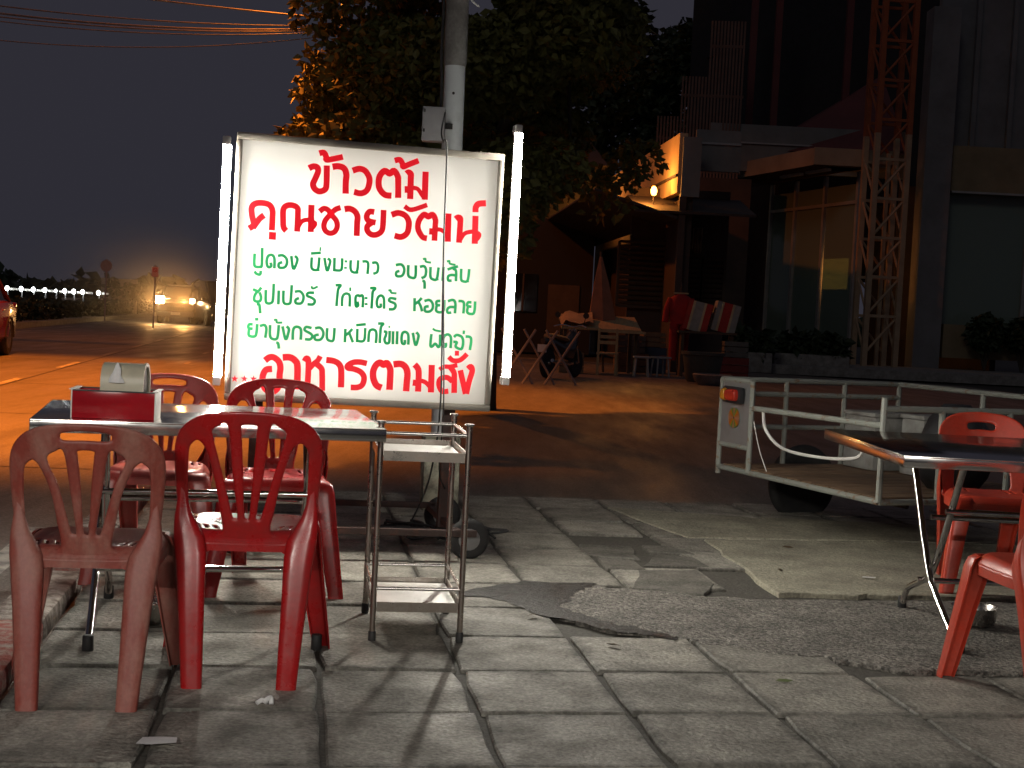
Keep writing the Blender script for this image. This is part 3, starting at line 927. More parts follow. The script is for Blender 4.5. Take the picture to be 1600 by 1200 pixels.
# ------------------------------------------------------------------ plastic chairs
def rounded(poly, n=5):
    return [(p.x, p.y) for p in smooth_line(poly, n, True)]
def mir(poly): return [(-a, b) for a, b in poly][::-1]
def back_mesh(handle, solid=False):
    st = .0052
    us = np.arange(-.225, .2251, st); vv = np.arange(-.04, .40, st)
    U, V = np.meshgrid(us, vv)
    half = [(.10, .371), (.16, .349), (.196, .310), (.209, .259), (.206, .172), (.198, .086), (.188, .017), (.182, -.03)]
    outer = [(0, .379)] + half
    outer = rounded(outer + [(.08, -.034), (-.08, -.034)] + mir(half), 4)
    D = poly_sdf(U, V, outer)
    holes = []
    if solid:
        holes.append(rounded([(-.055, .325), (0, .330), (.055, .325), (.065, .31), (.055, .294), (0, .296), (-.055, .294), (-.065, .31)]))
        side = [(.05, .005), (.12, .01), (.13, .06), (.115, .16), (.09, .20), (.05, .215), (0, .218), (-.05, .215), (-.09, .20), (-.115, .16), (-.13, .06), (-.12, .01), (-.05, .005)]
        holes.append(rounded(side))
    else:
        dv = .038 if handle else 0.0
        side = rounded([(.072, .012), (.148, .016), (.163, .065), (.169, .15), (.168, .25 - dv * .4), (.158, .278 - dv * .5), (.140, .286 - dv * .5), (.118, .255 - dv * .5), (.094, .17), (.079, .09)])
        slit = rounded([(.060, .334 - dv), (.085, .332 - dv), (.103, .318 - dv), (.098, .29 - dv), (.072, .19), (.041, .066), (.033, .058), (.027, .066), (.044, .19)])
        mid = rounded([(-.02, .338 - dv), (.02, .338 - dv), (.021, .32 - dv), (.014, .2), (.007, .066), (0, .058), (-.007, .066), (-.014, .2), (-.021, .32 - dv)])
        holes += [side, mir(side), slit, mir(slit), mid]
        if handle:
            holes.append(rounded([(-.058, .352), (0, .357), (.058, .352), (.068, .341), (.058, .330), (0, .331), (-.058, .330), (-.068, .341)]))
    for h in holes:
        D = np.minimum(D, -poly_sdf(U, V, h))
    def f(u, v, n):
        y = -.188 - .24 * v - .25 * max(0, v - .2) ** 2 + 1.0 * u * u
        z = .425 + v * .975
        return (u, y - n, z - n * .2)
    return moulded(D, us, vv, .0115, .0065, f).mesh("backrest", True, 60)
def seat_mesh():
    st = .0062
    us = np.arange(-.225, .2251, st)
    U, V = np.meshgrid(us, us)
    wide = .188 + .018 * (V + .2) / .4
    q = 4.5
    R = (np.abs(U / wide) ** q + np.abs(V / .20) ** q) ** (1 / q)
    D = (1 - R) * .2
    for sx in (-1, 1):
        for k in range(3):
            cx, cy = sx * (.085 + .028 * k), -.10
            D = np.minimum(D, -poly_sdf(U, V, [(cx - .0045, cy - .045), (cx + .0045, cy - .045), (cx + .0045 + sx * .012, cy + .045), (cx - .0045 + sx * .012, cy + .045)]))
    def f(u, v, n):
        w = .188 + .018 * (v + .2) / .4
        r = (abs(u / w) ** q + abs(v / .20) ** q) ** (1 / q)
        z = .440 - .016 * math.exp(-((u / .13) ** 2 + (v / .14) ** 2)) - .035 * max(0, (r - .8) / .2) ** 2.2
        return (u, v, z + n)
    mb = moulded(D, us, us, .009, .006, f)
    # skirt under the rim
    ring = []
    for k in range(48):
        a = 2 * math.pi * k / 48
        c, s = math.cos(a), math.sin(a)
        y = .20 * math.copysign(abs(s) ** (2 / q), s)
        w = .188 + .018 * (y + .2) / .4
        x = w * math.copysign(abs(c) ** (2 / q), c)
        ring.append((x, y))
    mb.loft([[(x * .995, y * .995, .412) for x, y in ring], [(x * .99, y * .99, .372 + .012 * (1 if abs(x) < .12 else 0)) for x, y in ring],
             [(x * .965, y * .965, .372 + .012 * (1 if abs(x) < .12 else 0)) for x, y in ring], [(x * .965, y * .965, .412) for x, y in ring], [(x * .995, y * .995, .412) for x, y in ring]], cap=False)
    return mb.mesh("seat", True, 60)
def leg_mesh(sx, rear):
    mb = MB()
    if rear:
        st_ = [(.184, -.187, .565, .007), (.183, -.183, .53, .014), (.179, -.179, .485, .024), (.170, -.178, .452, .034), (.160, -.184, .42, .0425), (.153, -.194, .375, .043), (.147, -.214, .28, .038), (.141, -.232, .17, .034), (.136, -.248, .08, .031), (.132, -.262, 0, .0285)]
    else:
        st_ = [(.160, .150, .432, .034), (.166, .162, .42, .042), (.174, .170, .39, .043), (.183, .180, .33, .040), (.197, .196, .24, .036), (.214, .214, .13, .033), (.227, .226, .05, .030), (.235, .234, 0, .028)]
    rings = []
    fy = -1 if rear else 1
    for x, y, z, w in st_:
        d = min(w * .80, .030)
        sec = [(-1, .72), (-.82, .96), (-.4, 1.04), (.3, 1.06), (.82, .96), (1, .66), (1.0, -.5), (.95, -1.1), (.80, -1.1), (.76, -.4), (.70, .45), (.50, .62), (-.5, .60), (-.78, .48), (-.86, -.2), (-.99, -.2)]
        rings.append([(sx * x + sx * a * w, y + fy * b * d, z) for a, b in sec])
    mb.loft(rings)
    return mb.mesh("leg", True, 55)
BACKS = {"plain": back_mesh(False), "handle": back_mesh(True), "solid": back_mesh(False, True)}
SEAT = seat_mesh()
LEGS = [leg_mesh(sx, r) for sx in (-1, 1) for r in (True, False)]
def chair(loc, rz, style, m, label, sc_=1.0, tilt=0):
    c = thing("plastic_chair", loc, rz, label, "chair", "red plastic chairs")
    for nm, me in [("seat", SEAT), ("backrest", BACKS[style])] + [("leg", q) for q in LEGS]:
        d = me.copy(); d.materials.clear()
        obj(nm, d, m, c)
    c.scale = (sc_,) * 3
    return c
chair((-1.19, 4.075, 0), rad(9), "handle", M_CHAIR_FADED, "faded dusty red plastic chair with handle slot, nearest the kerb")
chair((-.80, 4.385, 0), rad(8), "plain", M_CHAIR_RED, "bright red plastic chair with fan slats pushed to the near table side", 1.04)
chair((-1.435, 5.78, 0), rad(188), "handle", M_CHAIR_DUSTY, "dusty maroon plastic chair behind the table, next to the tissue dispenser", 1.03)
chair((-.93, 5.66, 0), rad(190), "plain", M_CHAIR_RED, "red plastic chair behind the table just below the glowing sign", 1.04)
chair((2.22, 6.42, 0), rad(176), "solid", M_CHAIR_ORANGE, "orange red chair with solid slotted back behind the right table", 1.0)
chair((1.765, 4.49, 0), rad(4), "solid", M_CHAIR_ORANGE, "orange red plastic seat in the near right corner, its back cut off", 1.0)

# ------------------------------------------------------------------ things on and under the tables
ZT = .746
cad = thing("condiment_caddy", (-1.29, 4.60, ZT), rad(8), "open red acrylic caddy with a white end standing on the steel table", "caddy")
cw, cd, chh = .262, .15, .088
MB().box((0, -cd / 2, chh / 2), (cw, .004, chh), b=.001).build("front_panel", M_REDACR, cad)
MB().box((0, cd / 2, chh / 2), (cw, .004, chh), b=.001).build("rear_panel", M_REDACR, cad)
for sx in (-1, 1):
    MB().box((sx * cw / 2, 0, chh / 2 + .001), (.004, cd + .006, chh + .004), b=.001).build("end_panel", M_WBOARD, cad)
MB().box((0, 0, .004), (cw - .006, cd - .006, .006)).build("floor_panel", M_REDACR, cad)
rim = MB()
for y in (-cd / 2 - .001, cd / 2 + .001):
    rim.box((0, y, chh + .001), (cw - .006, .009, .004))
rim.build("rim", M_BLACKP, cad)
for sx in (-1, 1):
    MB().box((sx * (cw / 2 - .004 + .004), 0, chh + .004), (.016, cd + .01, .003)).build("end_rim", M_WBOARD, cad)
tis = thing("tissue_dispenser", (-1.265, 4.602, ZT + .009), rad(3), "cream arched tissue dispenser with dark end standing in the red caddy", "tissue box")
arch = []
for k in range(13):
    a = math.pi * k / 12
    arch.append((math.cos(a) * .056, .100 + math.sin(a) ** .8 * .070))
prof = [(.056, .0)] + arch + [(-.056, .0)]
tb = MB(); tb.loft([[(-.068, y, z) for y, z in prof], [(.062, y, z) for y, z in prof]])
tb.build("body", M_CREAM, tis)
tb = MB(); tb.loft([[(.062, y * 1.05, z * 1.02) for y, z in prof], [(.070, y * 1.05, z * 1.02) for y, z in prof], [(.070, y * .86, z * .95) for y, z in prof], [(.060, y * .86, z * .95) for y, z in prof]], cap=False)
tb.build("end_rim", M_CREAM, tis)
tb = MB(); tb.add([(.0635, y * .9, z * .96) for y, z in prof], [tuple(range(len(prof)))])
tb.build("end_plate", M_DGREEN, tis, False)
tb = MB(); rt = random.Random(2)
rings = []
for k in range(7):
    t = k / 6
    rings.append([(-.018 + math.cos(2 * math.pi * j / 10) * .024 * (1 - t) ** .7 * rt.uniform(.75, 1.15) + .003, -.062 + t * .012 + math.sin(2 * math.pi * j / 10) * .010 * (1 - t), (.108 + t * .066)) for j in range(10)])
tb.loft(rings); tb.build("tissue", M_PAPER, tis)
def bowl(loc, r, h, label):
    b = MB()
    b.lathe([(r * .80, 0), (r * .96, .012), (r, h * .9), (r * 1.05, h), (r * 1.05, h + .002), (r * .97, h * .9), (r * .92, .014), (r * .6, .008)], 32)
    o = b.build("steel_bowl", M_STEEL, None, True, 50)
    o.location = loc
    return tag(o, label, "bowl", "steel bowls on the pavement")
bowl((-1.215, 4.87, .004), .085, .085, "round steel bowl on the pavement under the left table")
bowl((1.88, 5.55, .012), .085, .07, "round steel bowl on the ground under the right table")
hb = thing("napkin_holder", (2.08, 5.42, .728), rad(4), "white edged napkin holder on the right table at the frame edge", "napkin holder")
MB().box((0, 0, .07), (.13, .11, .14), b=.004).build("case", M_DGREEN, hb)
for z in (.004, .14):
    MB().box((0, 0, z), (.14, .12, .006), b=.002).build("rim", M_WBOARD, hb)
for sx in (-1, 1):
    MB().box((sx * .066, -.056, .07), (.006, .006, .13)).build("edge_strip", M_WBOARD, hb)

# litter
def scrap(name, poly, loc, rz, m, label, cat, lift=.006):
    mb = MB(); n = len(poly)
    ctr = (sum(p[0] for p in poly) / n, sum(p[1] for p in poly) / n)
    mb.add([(x, y, lift * (.5 + .5 * math.sin(k * 1.15)) + .001) for k, (x, y) in enumerate(poly)] + [(ctr[0], ctr[1], lift * 1.2)], [(k, (k + 1) % n, n) for k in range(n)])
    mb.add([(x, y, lift * (.5 + .5 * math.sin(k * 1.15))) for k, (x, y) in enumerate(poly)] + [(ctr[0], ctr[1], lift * 1.2 - .001)], [(k, (k + 1) % n, n) for k in range(n)])
    o = mb.build(name, m); o.location = loc; o.rotation_euler = (0, 0, rz)
    return tag(o, label, cat)
scrap("paper_scrap", [(-.05, -.028), (-.01, -.04), (.05, -.02), (.045, .032), (0, .042), (-.042, .03)], (-.862, 3.56, .008), .1, M_PAPER, "white paper scrap lying on the slabs in the near left", "paper")
scrap("paper_scrap", [(-.03, -.01), (.03, -.016), (.034, .012), (-.024, .02)], (1.69, 6.46, .013), -.3, M_PAPER, "white paper scrap on the concrete plate beyond the right table", "paper")
o = MB().tube(smooth_line([(-.012, 0, .008), (0, .01, .014), (.014, .004, .012), (.012, -.008, .018), (.026, .006, .024), (.03, -.004, .008)], 5), .007, 6).build("crumpled_tissue", M_PAPER)
o.location = (-.665, 3.94, .004); tag(o, "tiny crumpled white tissue on the slab before the bright red chair", "tissue")
M_DRY = mat("dry leaf", (0.09, 0.06, 0.03), 0.8); M_GRNLEAF = mat("green leaf", (0.13, 0.17, 0.05), 0.6)
leaf = [(-.03, 0), (-.012, .011), (.012, .009), (.032, 0), (.01, -.011), (-.014, -.009)]
scrap("fallen_leaf", leaf, (.928, 4.506, .008), .2, M_GRNLEAF, "pale green fallen leaf lying on the paving slabs", "leaf", .004)
for k, (x, y, lab) in enumerate(((1.47, 7.25, "small dark dry leaf at the far side of the concrete plate"), (1.30, 6.55, "curled dry leaf in the middle of the concrete plate"), (.40, 4.86, "dry leaf on the slab just before the asphalt patch"), (.12, 5.28, "dark crumb of leaf beside the puddle tip"))):
    scrap("fallen_leaf", leaf, (x, y, .012), k * 1.3, M_DRY, lab, "leaf", .008)

# ------------------------------------------------------------------ street lamps (sodium) in the median, reaching over the road
def spot(name, loc, aim, power, col, cone, blend=1.0, size=.15, parent=None):
    ld = bpy.data.lights.new(name, 'SPOT')
    ld.energy = power; ld.color = col; ld.spot_size = rad(cone); ld.spot_blend = blend; ld.shadow_soft_size = size
    lo = bpy.data.objects.new(name, ld); COL.objects.link(lo)
    lo.location = loc
    lo.rotation_euler = (Vector(aim) - Vector(loc)).to_track_quat('-Z', 'Y').to_euler()
    return lo
SOD = (1.0, 0.225, 0.016)
def street_lamp(base, head, label, power, aim, cone=132, blend=.6):
    t = thing("street_lamp", base, 0, label, "street lamp", "sodium street lamps along the road")
    h = Vector(head) - Vector(base)
    MB().tube([(0, 0, 0), (0, 0, h.z * .6), (0, 0, h.z - .5)], [.11, .085, .065], 12).build("post", M_CONC, t)
    MB().tube(smooth_line([(0, 0, h.z - .6), (h.x * .2, h.y * .2, h.z - .1), (h.x * .9, h.y * .9, h.z + .12)], 6), .035, 8).build("arm", M_CARTG, t)
    hd = MB().box((h.x, h.y, h.z + .14), (.75, .28, .14), math.atan2(h.y, h.x), b=.05).build("lamp_head", M_CARTG, t)
    MB().box((h.x, h.y, h.z + .06), (.5, .2, .03), math.atan2(h.y, h.x), b=.01).build("lens", M_SODIUM, hd)
    spot("sodium_light", (head[0], head[1], head[2] - .06), aim, power, SOD, cone, blend, .18)
    return t
b1 = gp(-8.9, 20.0, .1); h1 = gp(-4.2, 20.0, 8.4)
street_lamp(b1, h1, "tall sodium street lamp on the median out of frame to the left", P_SODIUM, (h1.x + .6, h1.y - .5, 0), 100, .34)



# ------------------------------------------------------------------ unseen awning and tube lamps added behind the viewer to light the near chairs
aw = thing("added_awning", (0, -2.6, 0), 0, "unseen awning added behind the viewer to carry two white fill lamps", "awning")
MB().box((0.3, 0, 3.05), (6.4, 2.6, .05), rx=rad(4)).build("roof_sheet", M_GREYBOX, aw)
MB().box((0.3, 1.31, 2.66), (6.4, .03, .80)).build("valance", M_GREYBOX, aw)  # unseen board added to keep the tube lamps off the background
for x in (-2.0, 3.2):
    MB().tube([(x, -1.2, 0), (x, -1.2, 3.05)], .03, 10).build("post", M_GREYBOX, aw)
for x, lab, pw in ((-1.5, "unseen white tube lamp added under the left of the awning", 1.0), (1.7, "unseen white tube lamp added under the right of the awning", .62)):
    f = thing("added_tube_lamp", (x, -2.7, 2.50), 0, lab, "lamp", "added tube lamps under the awning")
    MB().box((0, 0, .06), (1.25, .06, .05), b=.005).build("batten", M_WBOARD, f)
    MB().tube([(-.6, 0, .015), (.6, 0, .015)], .016, 10).build("tube", emit("awning tube glow", (1.0, .97, .90), 12), f)
    for sx in (-1, 1):
        MB().tube([(sx * .5, 0, .08), (sx * .5, 0, .70)], .005, 6).build("hanger", M_BLACK, f)
    ad = bpy.data.lights.new("awning_fill_light", 'AREA')
    ad.shape = 'RECTANGLE'; ad.size = 1.2; ad.size_y = .05; ad.energy = P_FILL * pw; ad.color = (1.0, .95, .86)
    ao = bpy.data.objects.new("awning_fill_light", ad); COL.objects.link(ao)
    ao.location = (x, -2.67, 2.48); ao.rotation_euler = (rad(62), 0, 0)

# ------------------------------------------------------------------ side-car cart
A, B = Vector((1.26, 8.42, 0)), Vector((1.86, 7.01, 0))
ex = (B - A).normalized(); fw = Vector((-ex.y, ex.x, 0)); RW = (B - A).length; CL = 1.30
if fw.x < 0: fw = -fw
cart = thing("sidecar_cart", (A.x, A.y, ROAD_Z), 0, "chipped white steel frame cart with plank floor and tail light", "cart")
cart.matrix_world = Matrix(((ex.x, fw.x, 0, A.x), (ex.y, fw.y, 0, A.y), (0, 0, 1, ROAD_Z), (0, 0, 0, 1)))
ZF, ZTOP = .36, .885       # local heights above the road
def bar(a, b, r=.016, nm="frame_bar", m=M_CARTW):
    return MB().tube([a, b], r, 8).build(nm, m, cart)
L_, F_ = RW, CL
PW = .33                                                     # width of the tail light panel
for a, b in (((0, 0, ZF), (L_, 0, ZF)), ((L_, 0, ZF), (L_, F_, ZF)), ((0, 0, ZF), (0, F_, ZF)), ((0, F_, ZF), (L_, F_, ZF)),
             ((0, 0, ZF - .04), (0, 0, ZTOP)), ((PW, 0, ZF), (PW, 0, ZTOP)), ((0, 0, ZTOP), (PW, 0, ZTOP)), ((0, 0, .50), (PW, 0, .50)),
             ((L_, 0, ZF), (L_, 0, ZTOP)), ((PW, 0, .735), (L_, 0, .745)),
             ((L_, 0, .83), (L_, F_, .83)), ((L_, F_ * .28, ZF), (L_, F_ * .28, .83)), ((L_, F_ * .62, ZF), (L_, F_ * .62, .83)), ((L_, F_, ZF), (L_, F_, ZTOP)),
             ((0, 0, ZTOP), (0, F_, ZTOP)), ((0, 0, .80), (0, F_, .80)), ((0, F_ * .35, ZF), (0, F_ * .35, ZTOP)), ((0, F_ * .68, ZF), (0, F_ * .68, ZTOP)), ((0, F_, ZF), (0, F_, ZTOP)),
             ((0, F_, ZTOP), (L_, F_, ZTOP)), ((0, F_, .64), (L_, F_, .64)), ((L_ * .5, F_, ZF), (L_ * .5, F_, ZTOP)), ((0, .0, .60), (0, F_, .60))):
    bar(a, b)
n_pl = 11
for k in range(n_pl):
    x = .03 + (L_ - .06) * (k + .5) / n_pl
    MB().box((x, F_ / 2, ZF + .012), ((L_ - .06) / n_pl - .012, F_ - .03, .018), b=.003).build("plank", M_PLANK, cart)
pan = MB().box((PW / 2, -.004, .705), (PW - .03, .006, .385)).build("tail_panel", M_CARTG, cart, False)
M_TRED = mat("tail light red", (0.42, 0.03, 0.015), 0.18, col2=(0.32, 0.02, 0.01), vscale=20)
M_TAMB = mat("tail light amber", (0.55, 0.22, 0.02), 0.18)
tl = MB().box((PW * .52, -.03, .80), (.205, .03, .098), b=.014).build("tail_light_base", M_BLACKP, cart)
def lens(x0, x1, nm, m):
    mb = MB(); rings = []
    for k in range(5):
        t = k / 4
        sc2 = math.cos(t * math.pi / 2 * .85)
        cx = (x0 + x1) / 2; hw = (x1 - x0) / 2; hh = .037
        ring = []
        for j in range(16):
            a = 2 * math.pi * j / 16
            ring.append((cx + math.copysign(abs(math.cos(a)) ** .5, math.cos(a)) * hw * (.8 + .2 * sc2), -.044 - .026 * math.sin(t * math.pi / 2), .80 + math.copysign(abs(math.sin(a)) ** .6, math.sin(a)) * hh * (.55 + .45 * sc2)))
        rings.append(ring)
    mb.loft(rings); mb.build(nm, m, tl)
lens(PW * .52 - .088, PW * .52 - .045, "amber_lens", M_TAMB)
lens(PW * .52 - .046, PW * .52 + .075, "red_lens", M_TRED)
M_CD = bpy.data.materials.new("iridescent disc"); M_CD.use_nodes = True
_n, _l = M_CD.node_tree.nodes, M_CD.node_tree.links
_b = _n["Principled BSDF"]; _b.inputs["Metallic"].default_value = .9; _b.inputs["Roughness"].default_value = .3
_tc = _n.new("ShaderNodeTexCoord"); _gr = _n.new("ShaderNodeTexGradient"); _gr.gradient_type = 'RADIAL'
_cr = _n.new("ShaderNodeValToRGB"); _ma = _n.new("ShaderNodeMath"); _ma.operation = 'PINGPONG'; _ma.inputs[1].default_value = .25
_l.new(_tc.outputs["Object"], _gr.inputs[0]); _l.new(_gr.outputs["Fac"], _ma.inputs[0]); _l.new(_ma.outputs[0], _cr.inputs[0])
_e = _cr.color_ramp.elements; _e[0].color = (.55, .52, .40, 1); _e[1].position = .25; _e[1].color = (.55, .50, .36, 1)
for p_, c_ in ((.06, (.5, .42, .2, 1)), (.11, (.7, .35, .05, 1)), (.15, (.45, .6, .08, 1)), (.19, (.1, .55, .2, 1))):
    q_ = _e.new(p_); q_.color = c_
_l.new(_cr.outputs[0], _b.inputs["Base Color"])
disc = MB()
rg = []
for r_, z_ in ((.008, 0), (.06, 0), (.06, .002), (.008, .002), (.008, 0)):
    rg.append([(r_ * math.cos(2 * math.pi * j / 32), r_ * math.sin(2 * math.pi * j / 32), z_) for j in range(32)])
disc.loft(rg, cap=False)
disc = disc.build("reflector_disc", M_CD, cart); disc.location = (PW * .5, -.012, .665); disc.rotation_euler = (rad(90), 0, rad(0))
for nm, y, x in (("wheel", F_ * .52, -.10),):
    w = obj(nm, MB().lathe([(.17, -.02), (.205, -.035), (.235, -.022), (.243, 0), (.235, .022), (.205, .035), (.17, .02)], 36).mesh("tyre", True, 50), M_BLACK, cart)
    w.location = (x, y, .243); w.rotation_euler = (0, rad(90), 0)
    MB().lathe([(.02, -.05), (.03, -.012), (.17, -.018), (.175, 0), (.17, .018), (.03, .012), (.02, .05)], 24).build("rim", M_CARTG, w)
MB().tube([(-.10, F_ * .52, .243), (L_ * .6, F_ * .52, .243)], .014, 8).build("axle", M_RUST, cart)
MB().tube(smooth_line([(PW + .12, .0, .735), (PW + .13, .02, .62), (PW + .27, .05, .53), (PW + .62, .06, .52), (PW + .95, .05, .56), (PW + 1.0, .03, .66)], 8), .009, 6).build("pale_cable", M_WBOARD, cart)
MB().tube(smooth_line([(PW + .03, .0, .66), (PW + .06, .03, .50), (PW + .10, .06, .38)], 8), .003, 5).build("thin_wire", M_WBOARD, cart)
M_CBOX = mat("grubby white plastic", (.33, .33, .31), .6, col2=(.2, .19, .17), vscale=9)
def cart_box(x, y, d, label):
    p = cart.matrix_world @ Vector((x, y, ZF + .024))
    t = thing("white_box", p, math.atan2(ex.y, ex.x), label, "box", "white boxes in the cart")
    MB().box((0, 0, d[2] / 2), d, b=.015).build("body", M_CBOX, t)
    MB().box((0, 0, d[2] + .012), (d[0] + .016, d[1] + .016, .024), b=.006).build("lid", M_CBOX, t)
cart_box(.28, .95, (.30, .30, .32), "larger scuffed white box standing on the cart floor at left")
cart_box(.62, 1.05, (.20, .26, .33), "narrow white box standing on the cart floor at right")
sack = MB(); rr = random.Random(9); rings = []
for k in range(7):
    t = k / 6
    R_ = .20 * math.sin(math.pi * (.18 + .74 * t)) + .02
    rings.append([(math.cos(2 * math.pi * j / 14) * R_ * rr.uniform(.88, 1.1), math.sin(2 * math.pi * j / 14) * R_ * rr.uniform(.85, 1.1), t * .46) for j in range(14)])
sack.loft(rings)
sack = tag(sack.build("dark_sack", M_BLACKP, None, True, 80), "bulging black sack riding in the cart behind the orange chair", "sack")
sack.location = tuple(cart.matrix_world @ Vector((1.22, .72, ZF + .022)))

# ------------------------------------------------------------------ trees
def leaf_cloud(blobs, n, size, seed):
    rnd = random.Random(seed); vv, ff = [], []
    wts = [b[3] * b[4] * b[5] for b in blobs]
    for _ in range(n):
        c = rnd.choices(blobs, wts)[0]
        while True:
            q = Vector((rnd.uniform(-1, 1), rnd.uniform(-1, 1), rnd.uniform(-1, 1)))
            if .2 < q.length < 1: break
        q = q.normalized() * (q.length ** .45)
        p = Vector((c[0] + q.x * c[3], c[1] + q.y * c[4], c[2] + q.z * c[5]))
        s = size * rnd.uniform(.6, 1.3)
        d = Vector((rnd.gauss(0, 1), rnd.gauss(0, 1), rnd.gauss(-.5, .6))).normalized()
        w = d.cross(Vector((rnd.gauss(0, 1), rnd.gauss(0, 1), rnd.gauss(0, 1)))).normalized() * s * .34
        n_ = d.cross(w).normalized() * s * .10
        o = len(vv)
        vv += [tuple(p), tuple(p + d * s * .45 + w + n_), tuple(p + d * s), tuple(p + d * s * .45 - w + n_)]
        ff += [(o, o + 1, o + 2), (o, o + 2, o + 3)]
    me = bpy.data.meshes.new("leaves"); me.from_pydata(vv, [], ff)
    return me
def tree(name, base, trunk, limbs, blobs, n, size, seed, label, m=M_LEAF):
    t = thing(name, base, 0, label, "tree")
    MB().tube(smooth_line([p[:3] for p in trunk], 4), [x for i in range(len(trunk) - 1) for x in np.linspace(trunk[i][3], trunk[i + 1][3], 5)[:4]] + [trunk[-1][3]], 12).build("trunk", M_BARK, t)
    for a, b, r in limbs:
        mid = (Vector(a) + Vector(b)) / 2 + Vector((0, 0, .25))
        MB().tube(smooth_line([a, tuple(mid), b], 4), [r, r * .92, r * .85, r * .78, r * .7, r * .6, r * .5, r * .4, r * .3], 7).build("limb", M_BARK, t)
    cr = obj("crown", leaf_cloud(blobs, n, size, seed), m, t)
    cr["kind"] = "stuff"
    return t
rb = random.Random(21)
blobs = []
# crown of drooping clumps, in metres from the trunk foot
for k in range(70):
    a = rb.uniform(0, 2 * math.pi); q = math.sqrt(rb.random())
    x = math.cos(a) * q * 2.1; y = math.sin(a) * q * 2.3; z = 4.5 + rb.uniform(-1.5, 3.2) - .14 * q * q * 3
    s = rb.uniform(.38, .8)
    cx_ = x - 1.0
    lim = .40 if z < 4.4 else 1.0
    if cx_ + s > lim: cx_ = lim - s - rb.uniform(0, .5)
    blobs.append((cx_, y, z, s, s, s * .72))
# the ragged left fringe that catches the street light
for k, (x, z, s) in enumerate(((-3.25, 5.5, .34), (-3.45, 4.95, .30), (-3.15, 4.75, .26), (-3.3, 4.35, .30), (-3.5, 4.05, .22), (-3.1, 3.95, .30), (-3.25, 3.6, .28), (-3.0, 3.45, .26), (-3.4, 3.15, .22), (-2.85, 3.15, .25), (-3.05, 2.9, .18), (-3.55, 2.95, .12), (-2.2, 4.4, .24), (-1.8, 4.0, .24), (-2.2, 3.6, .2))):
    blobs.append((x * .92, -.4 + rb.uniform(-.3, .3), 1.15 + (z - 1.15) * .92, s, s, s * .85))
# low boughs added behind the sign to keep lamp light off the junction
for k in range(34):
    s = rb.uniform(.32, .55)
    blobs.append((rb.uniform(-2.9, -.75), rb.uniform(-3.9, -1.6), rb.uniform(1.9, 2.6), s, s, s * .7))
for x, z, s in ((.62, 2.75, .22), (.95, 2.60, .16), (.35, 2.9, .25), (.85, 3.0, .28), (1.2, 3.2, .3), (1.1, 2.82, .12), (.5, 2.5, .12)):
    blobs.append((x * .75 - .1, -.3, z, s * 1.1, s * .8, s * .8))
blobs = [(b_[0] + 1.05, *b_[1:]) for b_ in blobs]
tree("street_tree", (-.43, 17.6, ROAD_Z), [(0, 0, 0, .26), (.02, 0, .8, .2), (-.05, 0, 2.2, .17), (-.1, .1, 3.4, .14), (-.3, .1, 4.8, .1)],
     [((-.05, 0, 2.6), (-1.3, -.2, 4.5), .12), ((.05, .1, 3.2), (.8, .3, 4.6), .10), ((0, .1, 3.6), (-.9, 1.4, 5.8), .1), ((-.1, .1, 4.2), (.9, -1.2, 6.4), .1), ((-.9, -.1, 3.9), (-1.9, -.2, 4.5), .05), ((.9, .2, 4.3), (1.0, -.4, 3.1), .04)],
     blobs, 95000, .125, 4, "big leafy street tree towering behind the glowing sign")

fb2 = []
for k in range(70):
    s = rb.uniform(.6, 1.2)
    fb2.append((rb.uniform(-4.6, 2.6), rb.uniform(-1.5, 1.5), rb.uniform(5.0, 13.5), s, s, s * .8))
tree("dark_tree", (4.6, 54, ROAD_Z), [(0, 0, 0, .3), (.1, 0, 2, .25), (0, 0, 5, .2), (.1, 0, 9, .1)], [((0, 0, 4), (-1.6, 0, 7.5), .12), ((0, 0, 5), (1.7, 0, 8.5), .12)], fb2, 15000, .36, 9, "tall black tree rising behind the shop roof", M_LEAFD)
# far wood on the horizon beyond the road, one dark mass
rw = random.Random(12); fb = []
for k in range(60):
    x = -75 + k * 1.9 + rw.uniform(-1, 1)
    fb.append((x, 118 + rw.uniform(-6, 6), .6, rw.uniform(2.2, 3.6), 2.5, rw.uniform(1.0, 2.0)))
o = obj("distant_wood", leaf_cloud(fb, 16000, 1.5, 3), M_LEAFD)
tag(o, "dark distant line of trees along the horizon", "trees", kind="stuff")
# clipped hedge along the median
hbz = [(gp(-9.3 + rw.uniform(-.3, .3), 30 + k * 1.1).x, gp(-9.3, 30 + k * 1.1).y, .42, .6, .75, .42) for k in range(110)]
o = obj("median_hedge", leaf_cloud(hbz, 22000, .2, 6), M_LEAFD)
tag(o, "low dark hedge running along the road median", "hedge", kind="stuff")

